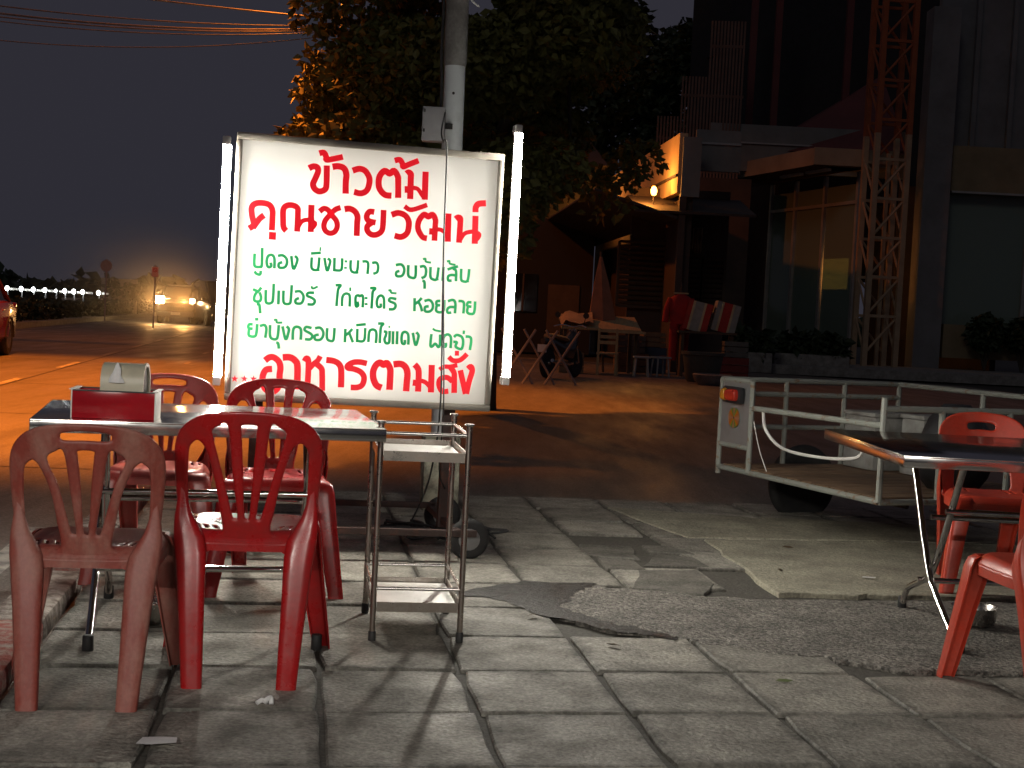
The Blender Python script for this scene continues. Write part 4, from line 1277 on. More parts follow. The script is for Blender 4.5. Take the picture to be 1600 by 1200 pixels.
# ------------------------------------------------------------------ vehicles
M_CARRED = mat("dark red car paint", (0.22, 0.012, 0.018), 0.25, vscale=3, lo=.6, hi=1, coat=.6)
M_CARDK = mat("dark van paint", (0.025, 0.025, 0.03), 0.3, vscale=3, coat=.5)
M_PICK = mat("bronze pickup paint", (0.06, 0.05, 0.04), 0.35, vscale=3, coat=.5)
M_CARGL = mat("car glass", (0.012, 0.013, 0.015), 0.06, vscale=3)
M_RIM = mat("alloy rim", (0.5, 0.48, 0.45), 0.25, .9, vscale=9)
M_TAIL = mat("car tail lamp", (0.5, 0.03, 0.015), 0.15, vscale=9)
M_BEAM = emit("headlamp glow", (1.0, 0.62, 0.25), 160)
M_BEAM2 = emit("dimmer headlamp glow", (1.0, 0.55, 0.25), 60)
def vehicle(name, loc, rz, label, cat, paint, stations, cabin, wheels, lamps, wr=.33, hw=.86, glow=None, cargo=False):
    """forward is local +y; stations: (y, bottom, belt, half width); cabin: (y, roof or None)"""
    t = thing(name, loc, rz, label, cat)
    rings = []
    for y, zb, zt, w in stations:
        rings.append([(-w * .88, y, zb), (-w, y, zb + .12), (-w, y, zt - .18), (-w * .96, y, zt - .05), (-w * .84, y, zt), (w * .84, y, zt), (w * .96, y, zt - .05), (w, y, zt - .18), (w, y, zb + .12), (w * .88, y, zb)])
    body = MB(); body.loft(rings); body = body.build("body", paint, t, True, 35)
    rings = []
    for y, zb, zr in cabin:
        k = .80 if zr - zb > .25 else .86
        rings.append([(-hw * .9, y, zb - .03), (-hw * .88, y, zb + (zr - zb) * .1), (-hw * k, y, zr - .04), (-hw * (k - .1), y, zr), (hw * (k - .1), y, zr), (hw * k, y, zr - .04), (hw * .88, y, zb + (zr - zb) * .1), (hw * .9, y, zb - .03)])
    cab = MB(); cab.loft(rings); cab.build("cabin_glass", M_CARGL, t, True, 35)
    rf = MB(); rings = []
    mid = [c for c in cabin if c[2] > max(q[2] for q in cabin) - .12]
    for y, zb, zr in mid:
        rings.append([(-hw * .79, y, zr - .05), (-hw * .70, y, zr + .012), (hw * .70, y, zr + .012), (hw * .79, y, zr - .05)])
    rf.loft(rings); rf.build("roof", paint, t, True, 35)
    for (y0, b0, r0), (y1, b1_, r1) in ((cabin[0], cabin[1]), (cabin[-1], cabin[-2])):
        for sx in (-1, 1):
            MB().tube([(sx * hw * .88, y0, b0 + .0), (sx * hw * .80, y1, r1 - .02)], .035, 6).build("pillar", paint, t)
    ym = sum(c[0] for c in mid) / len(mid)
    for sx in (-1, 1):
        MB().box((sx * hw * .845, ym, mid[0][1] + (mid[0][2] - mid[0][1]) * .5), (.05, .07, (mid[0][2] - mid[0][1]) * .98), ry=sx * rad(-10)).build("pillar", paint, t)
        for yy in wheels:
            w = obj("wheel", MB().lathe([(.2, -.09), (wr - .03, -.10), (wr, -.07), (wr, .07), (wr - .03, .10), (.2, .09)], 28).mesh("tyre", True, 50), M_BLACK, t)
            w.location = (sx * (hw - .09), yy, wr); w.rotation_euler = (0, rad(90), 0)
            rim_ = MB(); rim_.lathe([(.03, -.105), (wr * .62, -.09), (wr * .66, 0), (wr * .62, .09), (.03, .105)], 20)
            rim_.build("rim", M_RIM, w)
            arch_ = MB(); arch_.tube([(sx * (hw - .005), yy + math.cos(a) * (wr + .05), wr + math.sin(a) * (wr + .05)) for a in np.linspace(0, math.pi, 12)], .03, 6)
            arch_.build("wheel_arch", M_BLACKP, t)
        MB().box((sx * (hw + .10), cabin[-1][0] - .35, cabin[-1][1] + .12), (.18, .10, .13), b=.03).build("mirror", paint, t)
        for nm, y, z, d, m_ in lamps:
            mm = m_ if not isinstance(m_, tuple) else m_[0 if sx < 0 else 1]
            MB().box((sx * hw * .80, y, z), d if not isinstance(m_, tuple) or sx > 0 else (d[0] * .6, d[1], d[2] * .6), b=.03).build(nm, mm, t)
        for k in (.0, .52):
            hy = ym + .15 - 1.0 * k
            MB().box((sx * (hw + .0), hy, mid[0][1] - .16), (.03, .16, .03), b=.008).build("door_handle", paint, t)
    fy, by = stations[-1][0], stations[0][0]
    MB().box((0, fy - .02, .42), (hw * 1.8, .16, .22), b=.05).build("front_bumper", paint if not cargo else M_CARTG, t)
    MB().box((0, by + .02, .45), (hw * 1.8, .16, .22), b=.05).build("rear_bumper", paint if not cargo else M_CARTG, t)
    MB().box((0, fy + .02, .70), (hw * .9, .06, .16), b=.02).build("grille", M_BLACKP, t)
    MB().box((0, fy + .07, .45), (.42, .012, .13)).build("number_plate", M_WBOARD, t)
    return t
sedan_st = [(-2.15, .35, .86, .74), (-2.0, .25, .98, .84), (-1.2, .22, 1.0, .87), (.4, .22, .97, .87), (1.2, .22, .92, .86), (1.9, .25, .82, .80), (2.12, .34, .70, .66)]
sedan_cb = [(-1.75, .97, 1.0), (-1.05, .98, 1.38), (-.3, .97, 1.46), (.35, .96, 1.42), (1.15, .92, .95)]
# the car comes towards the viewer, only its rear left flank is inside the frame
RC = gp(-5.98, 25.2, ROAD_Z)
vehicle("red_car", RC, TH + math.pi, "dark red car on the road cut off by the left edge", "car", M_CARRED, sedan_st, sedan_cb, (-1.32, 1.36),
        [("headlight", 2.0, .72, (.30, .14, .15), M_RIM), ("tail_lamp", -2.02, .84, (.28, .22, .22), M_TAIL)], wr=.32)
pick_st = [(-2.55, .5, .95, .84), (-2.4, .42, 1.02, .87), (-.6, .4, 1.04, .88), (.6, .4, 1.06, .88), (1.5, .42, 1.08, .87), (2.3, .45, 1.05, .83), (2.5, .5, .92, .76)]
pick_cb = [(-1.0, 1.03, 1.08), (-.75, 1.03, 1.66), (-.1, 1.04, 1.74), (.5, 1.05, 1.70), (1.25, 1.06, 1.12)]
PK = Vector((-15.45, 65.2, ROAD_Z))
vehicle("pickup_truck", PK, TH + math.pi - .02, "pickup truck with glowing orange headlights coming up the road", "truck", M_PICK, pick_st, pick_cb, (-1.5, 1.55),
        [("headlight", 2.46, 1.04, (.36, .12, .32), (M_BEAM2, M_BEAM)), ("tail_lamp", -2.52, .9, (.16, .1, .28), M_TAIL)], wr=.37, hw=.88, cargo=True)
for sx, pw in ((-.70, 300), (.70, 900)):
    d_ = Vector((sx, -2.66, 1.02))
    L0 = PK + Vector((d_.x, d_.y, d_.z))
    spot("headlight_beam", L0, L0 + Vector((4.6, -22, .9)), pw, (1.0, .46, .13), 46, .8, .08)
van_st = [(-2.2, .35, 1.05, .80), (-2.1, .25, 1.1, .84), (0, .22, 1.1, .85), (1.4, .22, 1.08, .85), (2.0, .28, .98, .80), (2.2, .4, .8, .7)]
van_cb = [(-2.18, 1.08, 1.75), (-1.6, 1.09, 1.95), (-.4, 1.1, 2.0), (.6, 1.08, 1.95), (1.75, 1.05, 1.1)]
vehicle("parked_van", (-13.35, 63.0, ROAD_Z), TH + math.pi + .3, "dark parked van half hidden by the left tube lamp", "van", M_CARDK, van_st, van_cb, (-1.45, 1.45),
        [("headlight", 2.05, .8, (.28, .12, .16), M_CARGL), ("tail_lamp", -2.15, 1.0, (.12, .1, .35), M_TAIL)], wr=.31, hw=.84)

# ------------------------------------------------------------------ roadside things far down the road
ns = thing("no_parking_sign", (-11.55, 45, .1), 0, "small red and white no parking sign on a post", "sign")
MB().tube([(0, .02, 0), (0, .02, 2.02)], .025, 8).build("post", M_GREYBOX, ns)
brd = MB().box((0, 0, 1.80), (.21, .012, .32), b=.004).build("board", mat("pinkish white board", (.75, .55, .55), .5), ns)
MR = mat("sign red", (.5, .03, .05), .5)
rg = MB(); rgs = []
for r_, y_ in ((.05, -.008), (.072, -.008), (.072, -.011), (.05, -.011), (.05, -.008)):
    rgs.append([(r_ * math.cos(2 * math.pi * j / 24), y_, 1.86 + r_ * math.sin(2 * math.pi * j / 24)) for j in range(24)])
rg.loft(rgs, cap=False); rg.build("ring", MR, brd)
MB().box((0, -.0095, 1.86), (.11, .003, .018), ry=rad(45)).build("slash", MR, brd)
rsn = thing("round_sign", (-15.15, 52, .1), 0, "faint round road sign on a post left of the headlights", "sign")
MB().tube([(0, .02, 0), (0, .02, 2.3)], .03, 8).build("post", M_GREYBOX, rsn)
MB().lathe([(.22, 0), (.22, .012)], 28, Matrix.Translation((0, 0, 2.05)) @ Matrix.Rotation(rad(90), 4, 'X')).build("disc", M_GREYBOX, rsn)
M_BULB = emit("white bulb glow", (.95, 1.0, .98), 14)
bx_ = [11, 33, 52, 70, 87, 101, 115, 129, 154]
for k, px in enumerate(bx_):
    f = (px - 11) / 143
    pos = Vector((-25.28, 70, 0)).lerp(Vector((-20.73, 70, 0)), f)
    pos.z = -.06
    lab = {0: "leftmost white bulb of the row beyond the road, next to the red car", 8: "rightmost white bulb of the row, standing apart by the pale wall"}.get(k, "%s white bulb from the left in the row beyond the road" % ["", "second", "third", "fourth", "fifth", "sixth", "seventh", "eighth"][k] if 0 < k < 8 else "")
    bl = thing("bulb_post", pos, 0, lab, "lamp", "white bulbs beyond the road")
    MB().tube([(0, .12, 0), (0, .12, 1.16)], .03, 6).build("post", M_GREYBOX, bl)
    MB().box((.30, .13, 1.17), (.34, .02, .10)).build("name_plate", M_WBOARD, bl)
    bs = .62 if k == 4 else 1.0
    MB().lathe([(.03, -.12), (.08, -.07), (.10, 0), (.08, .07), (.03, .12)], 14, Matrix.Translation((0, 0, 1.2)) @ Matrix.Scale(bs, 4)).build("bulb", M_BULB, bl)
M_PALEW = mat("pale rendered wall", (.42, .36, .30), .9, vscale=1.2)
pw = thing("roadside_wall", (-21.4, 76, 0), 0, "pale low wall beyond the road left of the headlights", "wall")
MB().box((0, 0, .95), (1.9, .2, 2.0)).build("wall_panel", M_PALEW, pw)
MB().box((-2.6, .3, .35), (1.1, .2, .9)).build("wall_panel", M_PALEW, pw)

for k, (x, h_) in enumerate(((-.15, 1.5), (.75, 1.35), (1.25, 1.3))):
    s_ = thing("round_shrub", (-21.4 + x, 75.2, -.05), 0, ["leftmost round shrub before the pale low wall", "middle round shrub before the pale low wall", "rightmost round shrub at the end of the pale low wall"][k], "shrub", "shrubs before the pale wall")
    MB().tube([(0, 0, 0), (0, 0, h_ * .6)], .04, 6).build("trunk", M_BARK, s_)
    c_ = obj("crown", leaf_cloud([(0, 0, h_, .38, .38, .5)], 260, .22, 30 + k), M_LEAFD, s_); c_["kind"] = "stuff"

# ------------------------------------------------------------------ overhead cables across the road
street_lamp((-4.8, 36.5, ROAD_Z), (-6.4, 36.2, 10.0), "far sodium street lamp and cable pole hidden behind the tree", P_SODIUM * .19, (-6.4, 36.19, 0), 168, .3)
M_CABLE = mat("cable sheath", (.26, .24, .22), .5, vscale=5)
for k, (z0, p1, sag, r, lab) in enumerate(((8.42, (-15.4, 34.0, 8.75), .10, .013, "topmost overhead cable crossing the night sky"), (8.26, (-15.4, 33.6, 8.05), .25, .011, "overhead cable just under the topmost one"),
        (8.20, (-15.4, 33.4, 7.85), .30, .016, "thick overhead cable in the middle of the bundle"), (8.16, (-15.4, 33.2, 7.72), .30, .011, "overhead cable low in the bundle"),
        (8.12, (-15.4, 33.0, 7.60), .34, .009, "lowest cable of the close bundle"), (8.05, (-15.4, 32.8, 7.1), .45, .008, "thin sagging cable well below the bundle"))):
    a = Vector((-4.8, 36.35, z0)); b = Vector(p1)
    pts = []
    for j in range(17):
        t = j / 16
        q = a.lerp(b, t); q.z -= sag * 4 * t * (1 - t); pts.append(tuple(q))
    tag(MB().tube(pts, r * 1.6, 5).build("overhead_cable", M_CABLE), lab, "cable", "overhead cables")

# ------------------------------------------------------------------ shop building across the junction (left of the two)
M_SHOPW = mat("ochre render", (.46, .34, .22), .9, col2=(.36, .26, .16), vscale=.8, lo=.4, hi=.8)
M_DKWALL = mat("dark brown wall", (.075, .05, .042), .9, col2=(.05, .035, .03), vscale=1.5)
M_GREYW = mat("grey white panel", (.20, .20, .20), .8, col2=(.14, .14, .14), vscale=1.0)
M_DKROOF = mat("dark tin roof", (.05, .04, .038), .7, vscale=2)
M_WOODL = mat("louvre wood", (.085, .055, .035), .8, vscale=3)
M_WOODP = mat("pale wood", (.42, .30, .16), .7, vscale=4, stretch=(4, 1, 1))
Pn, Pf = Vector((3.72, 34, 0)), Vector((2.5, 50, 0))
shop = thing("shop_building", (Pn.x, Pn.y, ROAD_Z), 0, "low shop with ochre upper wall lit orange and louvred shutters", "building")
e_ = Pf - Pn; L = e_.length; ang = math.atan2(e_.y, e_.x)
mid = e_ / 2
nrm = Vector((-math.sin(ang), math.cos(ang), 0))          # points left, towards the road
MB().box((mid.x - nrm.x * .1, mid.y - nrm.y * .1, 5.02), (L, .2, 1.42), ang).build("upper_wall", M_SHOPW, shop, False)
MB().box((mid.x - nrm.x * .3, mid.y - nrm.y * .3, 2.1), (L, .2, 4.2), ang).build("lower_wall", M_DKWALL, shop, False)
MB().box((mid.x + nrm.x * .02, mid.y + nrm.y * .02, 4.72), (L, .06, .06), ang).build("gutter", M_DKROOF, shop, False)
MB().box((mid.x + nrm.x * 1.0, mid.y + nrm.y * 1.0, 3.98), (L + .4, 2.1, .06), ang, rx=rad(16)).build("awning", M_DKROOF, shop, False)
MB().box((.30, .0, 4.92), (.44, .30, 1.42)).build("corner_pier", M_GREYW, shop, False)
MB().box((.14, -.08, 2.1), (.16, .16, 4.2)).build("corner_post", M_DKWALL, shop, False)
MB().box((1.05, .9, 5.45), (1.1, .16, 1.0)).build("fascia", M_GREYW, shop, False)
MB().box((1.05, .8, 5.62), (1.1, .06, .05)).build("fascia_trim", M_GREYBOX, shop, False)
MB().box((.38, 2.4, 2.3), (2.5, .2, 4.6)).build("front_wall", M_DKWALL, shop, False)
MB().box((.45, 1.1, 4.1), (2.9, 2.7, .06), rx=rad(12)).build("front_roof", M_DKROOF, shop, False)
for k, (x, w_, z0, z1) in enumerate(((-.55, 1.2, 1.55, 3.2), (.55, .9, 1.55, 3.2), (1.28, .6, 1.7, 2.85))):
    fr_ = MB()
    for c, d in (((x, 2.22, z0), (w_, .08, .07)), ((x, 2.22, z1), (w_, .08, .07)), ((x - w_ / 2, 2.22, (z0 + z1) / 2), (.07, .08, z1 - z0)), ((x + w_ / 2, 2.22, (z0 + z1) / 2), (.07, .08, z1 - z0))):
        fr_.box(c, d)
    sh_ = fr_.build("shutter", M_WOODL, shop, False)
    for q in range(int((z1 - z0) / .13)):
        MB().box((x, 2.22, z0 + .09 + q * .13), (w_ - .08, .07, .075), rx=rad(30)).build("slat", M_WOODL, sh_, False)
for k, (x, z, w_, h_) in enumerate(((.62, 3.35, .22, .55), (.84, 3.30, .20, .65), (.30, 3.55, .5, .22))):
    cl = MB(); cl.add([(x + (i / 6 - .5) * w_, 2.05 + .03 * math.sin(i * 2.1), z + h_ / 2) for i in range(7)] + [(x + (i / 6 - .5) * w_ * .9, 2.02 + .05 * math.sin(i * 2.1 + 1), z - h_ / 2) for i in range(7)], [(i, i + 1, i + 8, i + 7) for i in range(6)])
    tag(cl.build("hanging_cloth", mat("hanging cloth", (.35, .22, .13), .9, col2=(.16, .08, .06), vscale=4)), ["left strip of cloth hanging from the shop eaves", "right strip of cloth hanging from the shop eaves", "wide valance cloth hanging under the shop eaves"][k], "cloth").location = (Pn.x, Pn.y, ROAD_Z)
M_FLAME = emit("bare sodium bulb", (1.0, .42, .06), 16)
def eave_lamp(loc, r, label, pw):
    t = thing("eave_lamp", loc, 0, label, "lamp", "orange lamps on the shop roof")
    MB().tube([(0, 0, -.3), (0, 0, 0)], .02, 6).build("stem", M_DKROOF, t)
    MB().lathe([(.02, -.02), (.05, .0), (.065, .07), (.05, .14), (.02, .17)], 12, Matrix.Scale(r, 4)).build("bulb", M_FLAME, t)
    ld = bpy.data.lights.new("eave_light", 'POINT'); ld.energy = pw; ld.color = (1.0, .36, .06); ld.shadow_soft_size = .12
    lo = bpy.data.objects.new("eave_light", ld); COL.objects.link(lo); lo.location = (loc[0] - .22, loc[1] - .1, loc[2] + .2)
q = Pn + nrm * .42 + e_.normalized() * .8
eave_lamp((q.x, q.y, 4.24), 1.2, "bright bare orange lamp on the shop roof beside the pale pier", 150)
q = Pn + nrm * .45 + e_.normalized() * 10.2
eave_lamp((q.x, q.y, 4.24), .9, "smaller orange lamp farther back along the shop roof", 110)

# furniture and goods in front of the shop
def place(px_x, y): return (px_x, y, ROAD_Z)
wt = thing("goods_table", (1.85, 31.2, ROAD_Z), rad(4), "low wooden table covered with pale boards, lit orange, before the shop", "table")
MB().box((0, 0, 1.10), (1.75, 1.1, .05), rx=rad(15), b=.01).build("table_top", M_WOODP, wt)
MB().box((.55, -.62, .93), (.8, .12, .05)).build("shelf_board", M_WOODP, wt)
for sx in (-1, 1):
    for sy in (-1, 1):
        MB().box((sx * .78, sy * .42, .47), (.07, .07, .94)).build("leg", M_WOODL, wt)
wc = thing("wooden_chair", (2.0, 30.0, ROAD_Z), rad(-6), "pale wooden chair lit orange in front of the goods table", "chair")
for sx in (-1, 1):
    MB().box((sx * .19, -.18, .50), (.05, .05, 1.0)).build("leg", M_WOODP, wc)
    MB().box((sx * .21, .20, .23), (.05, .05, .46)).build("leg", M_WOODP, wc)
MB().box((0, .02, .47), (.46, .46, .04), b=.008).build("seat", M_WOODP, wc)
for z in (.70, .82, .95):
    MB().box((0, -.18, z), (.38, .03, .07)).build("back_slat", M_WOODP, wc)
um = thing("folded_umbrella", (1.95, 31.6, 1.02), 0, "folded brown market umbrella standing behind the goods table", "umbrella")
MB().loft([[(math.cos(2 * math.pi * j / 12) * r * (1 + .18 * (j % 2)), math.sin(2 * math.pi * j / 12) * r * (1 + .18 * (j % 2)), z) for j in range(12)] for r, z in ((.30, -.1), (.26, .3), (.16, .9), (.06, 1.35), (.03, 1.5))]).build("canopy", mat("brown canvas", (.30, .13, .08), .9, vscale=3), um)
MB().tube([(0, 0, -1.08), (0, 0, 1.62)], .025, 8).build("pole", M_WOODL, um)
um.rotation_euler = (0, rad(-4), 0)
def motorbike(loc, rz, label, paint):
    t = thing("motorcycle", loc, rz, label, "motorcycle", "parked motorcycles")
    for y in (-.62, .62):
        w = obj("wheel", MB().lathe([(.2, -.03), (.26, -.045), (.29, -.025), (.295, 0), (.29, .025), (.26, .045), (.2, .03)], 28).mesh("tyre", True, 50), M_BLACK, t)
        w.location = (0, y, .295); w.rotation_euler = (0, rad(90), 0)
        MB().lathe([(.03, -.06), (.05, -.01), (.20, -.02), (.20, .02), (.05, .01), (.03, .06)], 18).build("rim", M_RIM, w)
    MB().loft([[(math.cos(2 * math.pi * j / 10) * w_, y, z + math.sin(2 * math.pi * j / 10) * h_) for j in range(10)] for y, z, w_, h_ in ((-.85, .72, .05, .06), (-.55, .68, .13, .12), (-.1, .55, .15, .16), (.25, .55, .17, .24), (.42, .72, .15, .22), (.5, .9, .06, .08))]).build("body", paint, t, True, 60)
    MB().loft([[(math.cos(2 * math.pi * j / 10) * w_, y, z + math.sin(2 * math.pi * j / 10) * .05) for j in range(10)] for y, z, w_ in ((-.72, .82, .06), (-.5, .82, .14), (-.1, .78, .15), (.12, .74, .10))]).build("seat", mat("tan seat cover", (.45, .28, .14), .6), t, True, 60)
    MB().tube(smooth_line([(-.36, .30, 1.0), (-.2, .40, 1.04), (0, .44, 1.0), (.2, .40, 1.04), (.36, .30, 1.0)], 4), .016, 8).build("handlebar", M_CHROME, t)
    for sx in (-1, 1):
        MB().tube([(sx * .07, .62, .30), (sx * .06, .42, .95)], .025, 8).build("fork", M_CHROME, t)
        MB().tube([(sx * .25, .38, 1.03), (sx * .30, .36, 1.2)], .008, 6).build("mirror_stem", M_BLACK, t)
        MB().lathe([(.06, -.01), (.06, .01)], 14, Matrix.Translation((sx * .31, .36, 1.24)) @ Matrix.Rotation(rad(90), 4, 'X')).build("mirror", M_BLACK, t)
    MB().box((0, -.88, .58), (.19, .012, .15)).build("number_plate", M_WBOARD, t)
    MB().tube(smooth_line([(.14, .2, .3), (.17, -.2, .28), (.19, -.8, .36)], 4), .035, 8).build("exhaust", M_CHROME, t)
    return t
motorbike((.95, 27.6, ROAD_Z), rad(-28), "dark motorcycle with white number plate parked before the shop", M_CARDK)
rack = thing("lattice_rack", (.32, 24.5, ROAD_Z), rad(15), "grey crossed folding rack standing left of the motorcycle", "rack")
for k in range(3):
    for a_, b_ in (((-.55 + k * .4, 0, 0), (.05 + k * .4, 0, .95)), ((.05 + k * .4, .05, 0), (-.55 + k * .4, .05, .95))):
        MB().tube([a_, b_], .022, 6).build("bar", M_GREYBOX, rack)
def garment(loc, label):
    t = thing("hanging_tracksuit", loc, rad(-8), label, "clothes")
    MR2 = mat("red cloth", (.36, .012, .014), .8, col2=(.24, .01, .012), vscale=5)
    MB().loft([[(math.cos(2 * math.pi * j / 14) * w_, math.sin(2 * math.pi * j / 14) * .13, z) for j in range(14)] for w_, z in ((.20, 1.16), (.24, 1.25), (.25, 1.6), (.24, 1.75), (.10, 1.84))]).build("jacket", MR2, t, True, 60)
    for sx in (-1, 1):
        MB().tube(smooth_line([(sx * .22, 0, 1.74), (sx * .30, 0, 1.5), (sx * .33, -.03, 1.2)], 4), .075, 10).build("sleeve", MR2, t)
        MB().tube([(sx * .11, 0, 1.2), (sx * .12, 0, .75), (sx * .12, -.02, .34)], [.12, .105, .09], 12).build("trouser_leg", MR2, t)
    MB().box((0, 0, 1.86), (.34, .16, .03)).build("collar", M_WOODP, t)
    MB().tube([(0, .16, -.02), (0, .16, 2.1)], .025, 8).build("stand", M_BLACK, t)
garment((3.72, 31.9, ROAD_Z + .0), "red tracksuit hanging on a stand before the shutters")
def stripe_bag(loc, rz, label, k):
    t = thing("striped_bag", loc, rz, label, "bag", "striped bags before the shop")
    ms = [mat("bag red", (.45, .03, .02), .7), mat("bag grey", (.30, .29, .27), .7), mat("bag cream", (.55, .42, .25), .7)]
    xs = [-.27, -.17, -.12, .08, .13, .27]
    for i in range(5):
        MB().loft([[(x, -.14 + (.02 if z > .6 else 0), z), (x, .14 - (.02 if z > .6 else 0), z)][0:1] + [(xx, -.14, z) for xx in (xs[i], xs[i + 1])] + [(xx, .14, z) for xx in (xs[i + 1], xs[i])] for x, z in ((xs[i], 0.0), (xs[i], .35), (xs[i] * .96, .66))]).build("stripe", ms[(1, 2, 0, 2, 1)[i] if k else (0, 2, 1, 2, 0)[i]], t, False)
    t.rotation_euler = (0, rad(12), rz)
bench = thing("goods_bench", (4.3, 31.6, ROAD_Z), 0, "dark bench carrying the striped bags before the shop", "bench")
MB().box((0, 0, 1.0), (1.3, .5, .05)).build("board", M_WOODL, bench)
for sx in (-1, 1):
    MB().box((sx * .55, 0, .5), (.07, .4, 1.0)).build("leg", M_WOODL, bench)
stripe_bag((4.02, 31.6, ROAD_Z + 1.03), rad(-10), "left red and grey striped bag leaning on the dark bench", 0)
stripe_bag((4.62, 31.6, ROAD_Z + 1.03), rad(6), "right grey and red striped bag on the dark bench", 1)
def pot(loc, prof, label, m, cat="pot", group=None):
    o = MB().lathe(prof, 24).build("plant_pot", m); o.location = loc
    return tag(o, label, cat, group)
M_POT = mat("grey green pot", (.09, .10, .09), .8, vscale=4)
pot((3.90, 29.0, ROAD_Z), [(.30, 0), (.34, .05), (.42, .55), (.45, .56), (.45, .62), (.40, .62), (.38, .5)], "big grey green tub before the dark bench", M_POT)
pot((3.95, 27.8, ROAD_Z), [(.28, 0), (.36, .08), (.40, .20), (.36, .22), (.33, .1)], "wide shallow stone bowl in front of the big tub", M_CONC)
for k, (x, y, lab) in enumerate(((2.75, 30.2, "dark low stool left of the big tub"), (3.2, 30.6, "second dark low stool next to the big tub"))):
    st_ = thing("low_stool", (x, y, ROAD_Z), k * .4, lab, "stool", "low stools before the shop")
    MB().box((0, 0, .42), (.36, .32, .04), b=.01).build("seat", M_GREYBOX, st_)
    for sx in (-1, 1):
        for sy in (-1, 1):
            MB().tube([(sx * .12, sy * .11, .41), (sx * .15, sy * .14, 0)], .02, 6).build("leg", M_GREYBOX, st_)
tarp = MB(); rt_ = random.Random(8)
g_ = [(x, y) for y in range(6) for x in range(8)]
tarp.add([(.10 * x - .35, .16 * y - .4, 1.08 + .043 * y + .05 * math.sin(x * 1.3 + y) * .5 - (.10 if x == 0 else 0) + rt_.uniform(0, .03)) for x, y in g_], [(y * 8 + x, y * 8 + x + 1, (y + 1) * 8 + x + 1, (y + 1) * 8 + x) for y in range(5) for x in range(7)])
o = tarp.build("tan_tarpaulin", mat("tan tarpaulin", (.45, .30, .17), .8, vscale=5), None, True, 60)
o.location = (1.35, 31.0, ROAD_Z); tag(o, "crumpled tan tarpaulin over the left end of the goods table", "tarpaulin")

# ------------------------------------------------------------------ corner building with canopy, glass front and mast
M_CANOPY = mat("beige canopy", (.36, .27, .19), .85, vscale=1)
M_MULL = mat("pale mullion", (.42, .41, .40), .5, .3, vscale=2)
M_SHOPGL = glass("dark green shop glass", (.24, .31, .27), .05, .35)
M_BRICKD = mat("dark brick", (.075, .04, .036), .9, col2=(.05, .03, .028), vscale=3)
M_CONCD = mat("grey column concrete", (.19, .19, .20), .9, col2=(.14, .14, .145), vscale=1.2)
M_BEIGE = mat("dull yellow render", (.26, .20, .12), .9, vscale=1)
M_REDROOF = mat("red sheet roof", (.15, .04, .04), .8, col2=(.10, .03, .032), vscale=.6)
cb = thing("corner_building", (10.4, 42.2, ROAD_Z), 0, "two storey corner building with beige canopy, glass front and red roof", "building")
Q0, Q1 = Vector((-.35, 0, 0)), Vector((-3.1, 9.0, 0))              # left face, nearer to farther end
d_ = (Q1 - Q0); DL = d_.length; a_ = math.atan2(d_.y, d_.x); dn = d_.normalized(); out = Vector((-dn.y, dn.x, 0))
def on(t, off, z): 
    p = Q0 + d_ * t + out * off
    return (p.x, p.y, z)
MB().box(on(.80, -.1, 3.0), (DL * .42, .2, 6.0), a_).build("side_wall", M_BRICKD, cb, False)
for t0, t1 in ((.01, .20), (.22, .40), (.42, .58)):
    MB().box(on((t0 + t1) / 2, 0, 3.15), (DL * (t1 - t0), .03, 4.9), a_).build("window_pane", M_SHOPGL, cb, False)
for t0 in (.0, .21, .41, .59):
    MB().box(on(t0, .03, 3.0), (.12, .12, 5.9), a_).build("mullion", M_MULL, cb, False)
MB().box(on(.30, .03, 5.05), (DL * .6, .10, .10), a_).build("transom", M_MULL, cb, False)
MB().box(on(.30, .0, .35), (DL * .6, .2, .7), a_).build("plinth", M_BRICKD, cb, False)
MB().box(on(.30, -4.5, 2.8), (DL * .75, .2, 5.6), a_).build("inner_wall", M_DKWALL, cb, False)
MB().box(on(.20, -.4, 2.95), (1.5, .08, .95), a_).build("lit_blind", emit("lamplit blind", (1.0, .40, .08), 3.5), cb, False)
# canopy
MB().box(on(.31, .75, 6.06), (DL * .64, 1.6, .08), a_).build("canopy_soffit", mat("brown soffit", (.16, .08, .06), .9), cb, False)
MB().box(on(.31, 1.55, 6.27), (DL * .64, .10, .50), a_).build("canopy_fascia", M_CANOPY, cb, False)
MB().box((-.75, -.62, 6.27), (2.3, .10, .50)).build("canopy_fascia", M_CANOPY, cb, False)
MB().box((-.5, .1, 6.06), (1.8, 1.3, .08)).build("canopy_soffit", M_CANOPY, cb, False)
MB().box((-1.2, 3.8, 6.95), (6.4, .2, 1.5)).build("parapet", M_GREYW, cb, False)
MB().box((-1.2, 3.66, 7.1), (6.4, .06, .05)).build("parapet_trim", M_GREYBOX, cb, False)
for t0, of in ((.10, .9), (.28, .9)):
    MB().box(on(t0, of, 5.97), (1.3, .16, .08), a_).build("unlit_tube_fixture", M_WBOARD, cb, False)
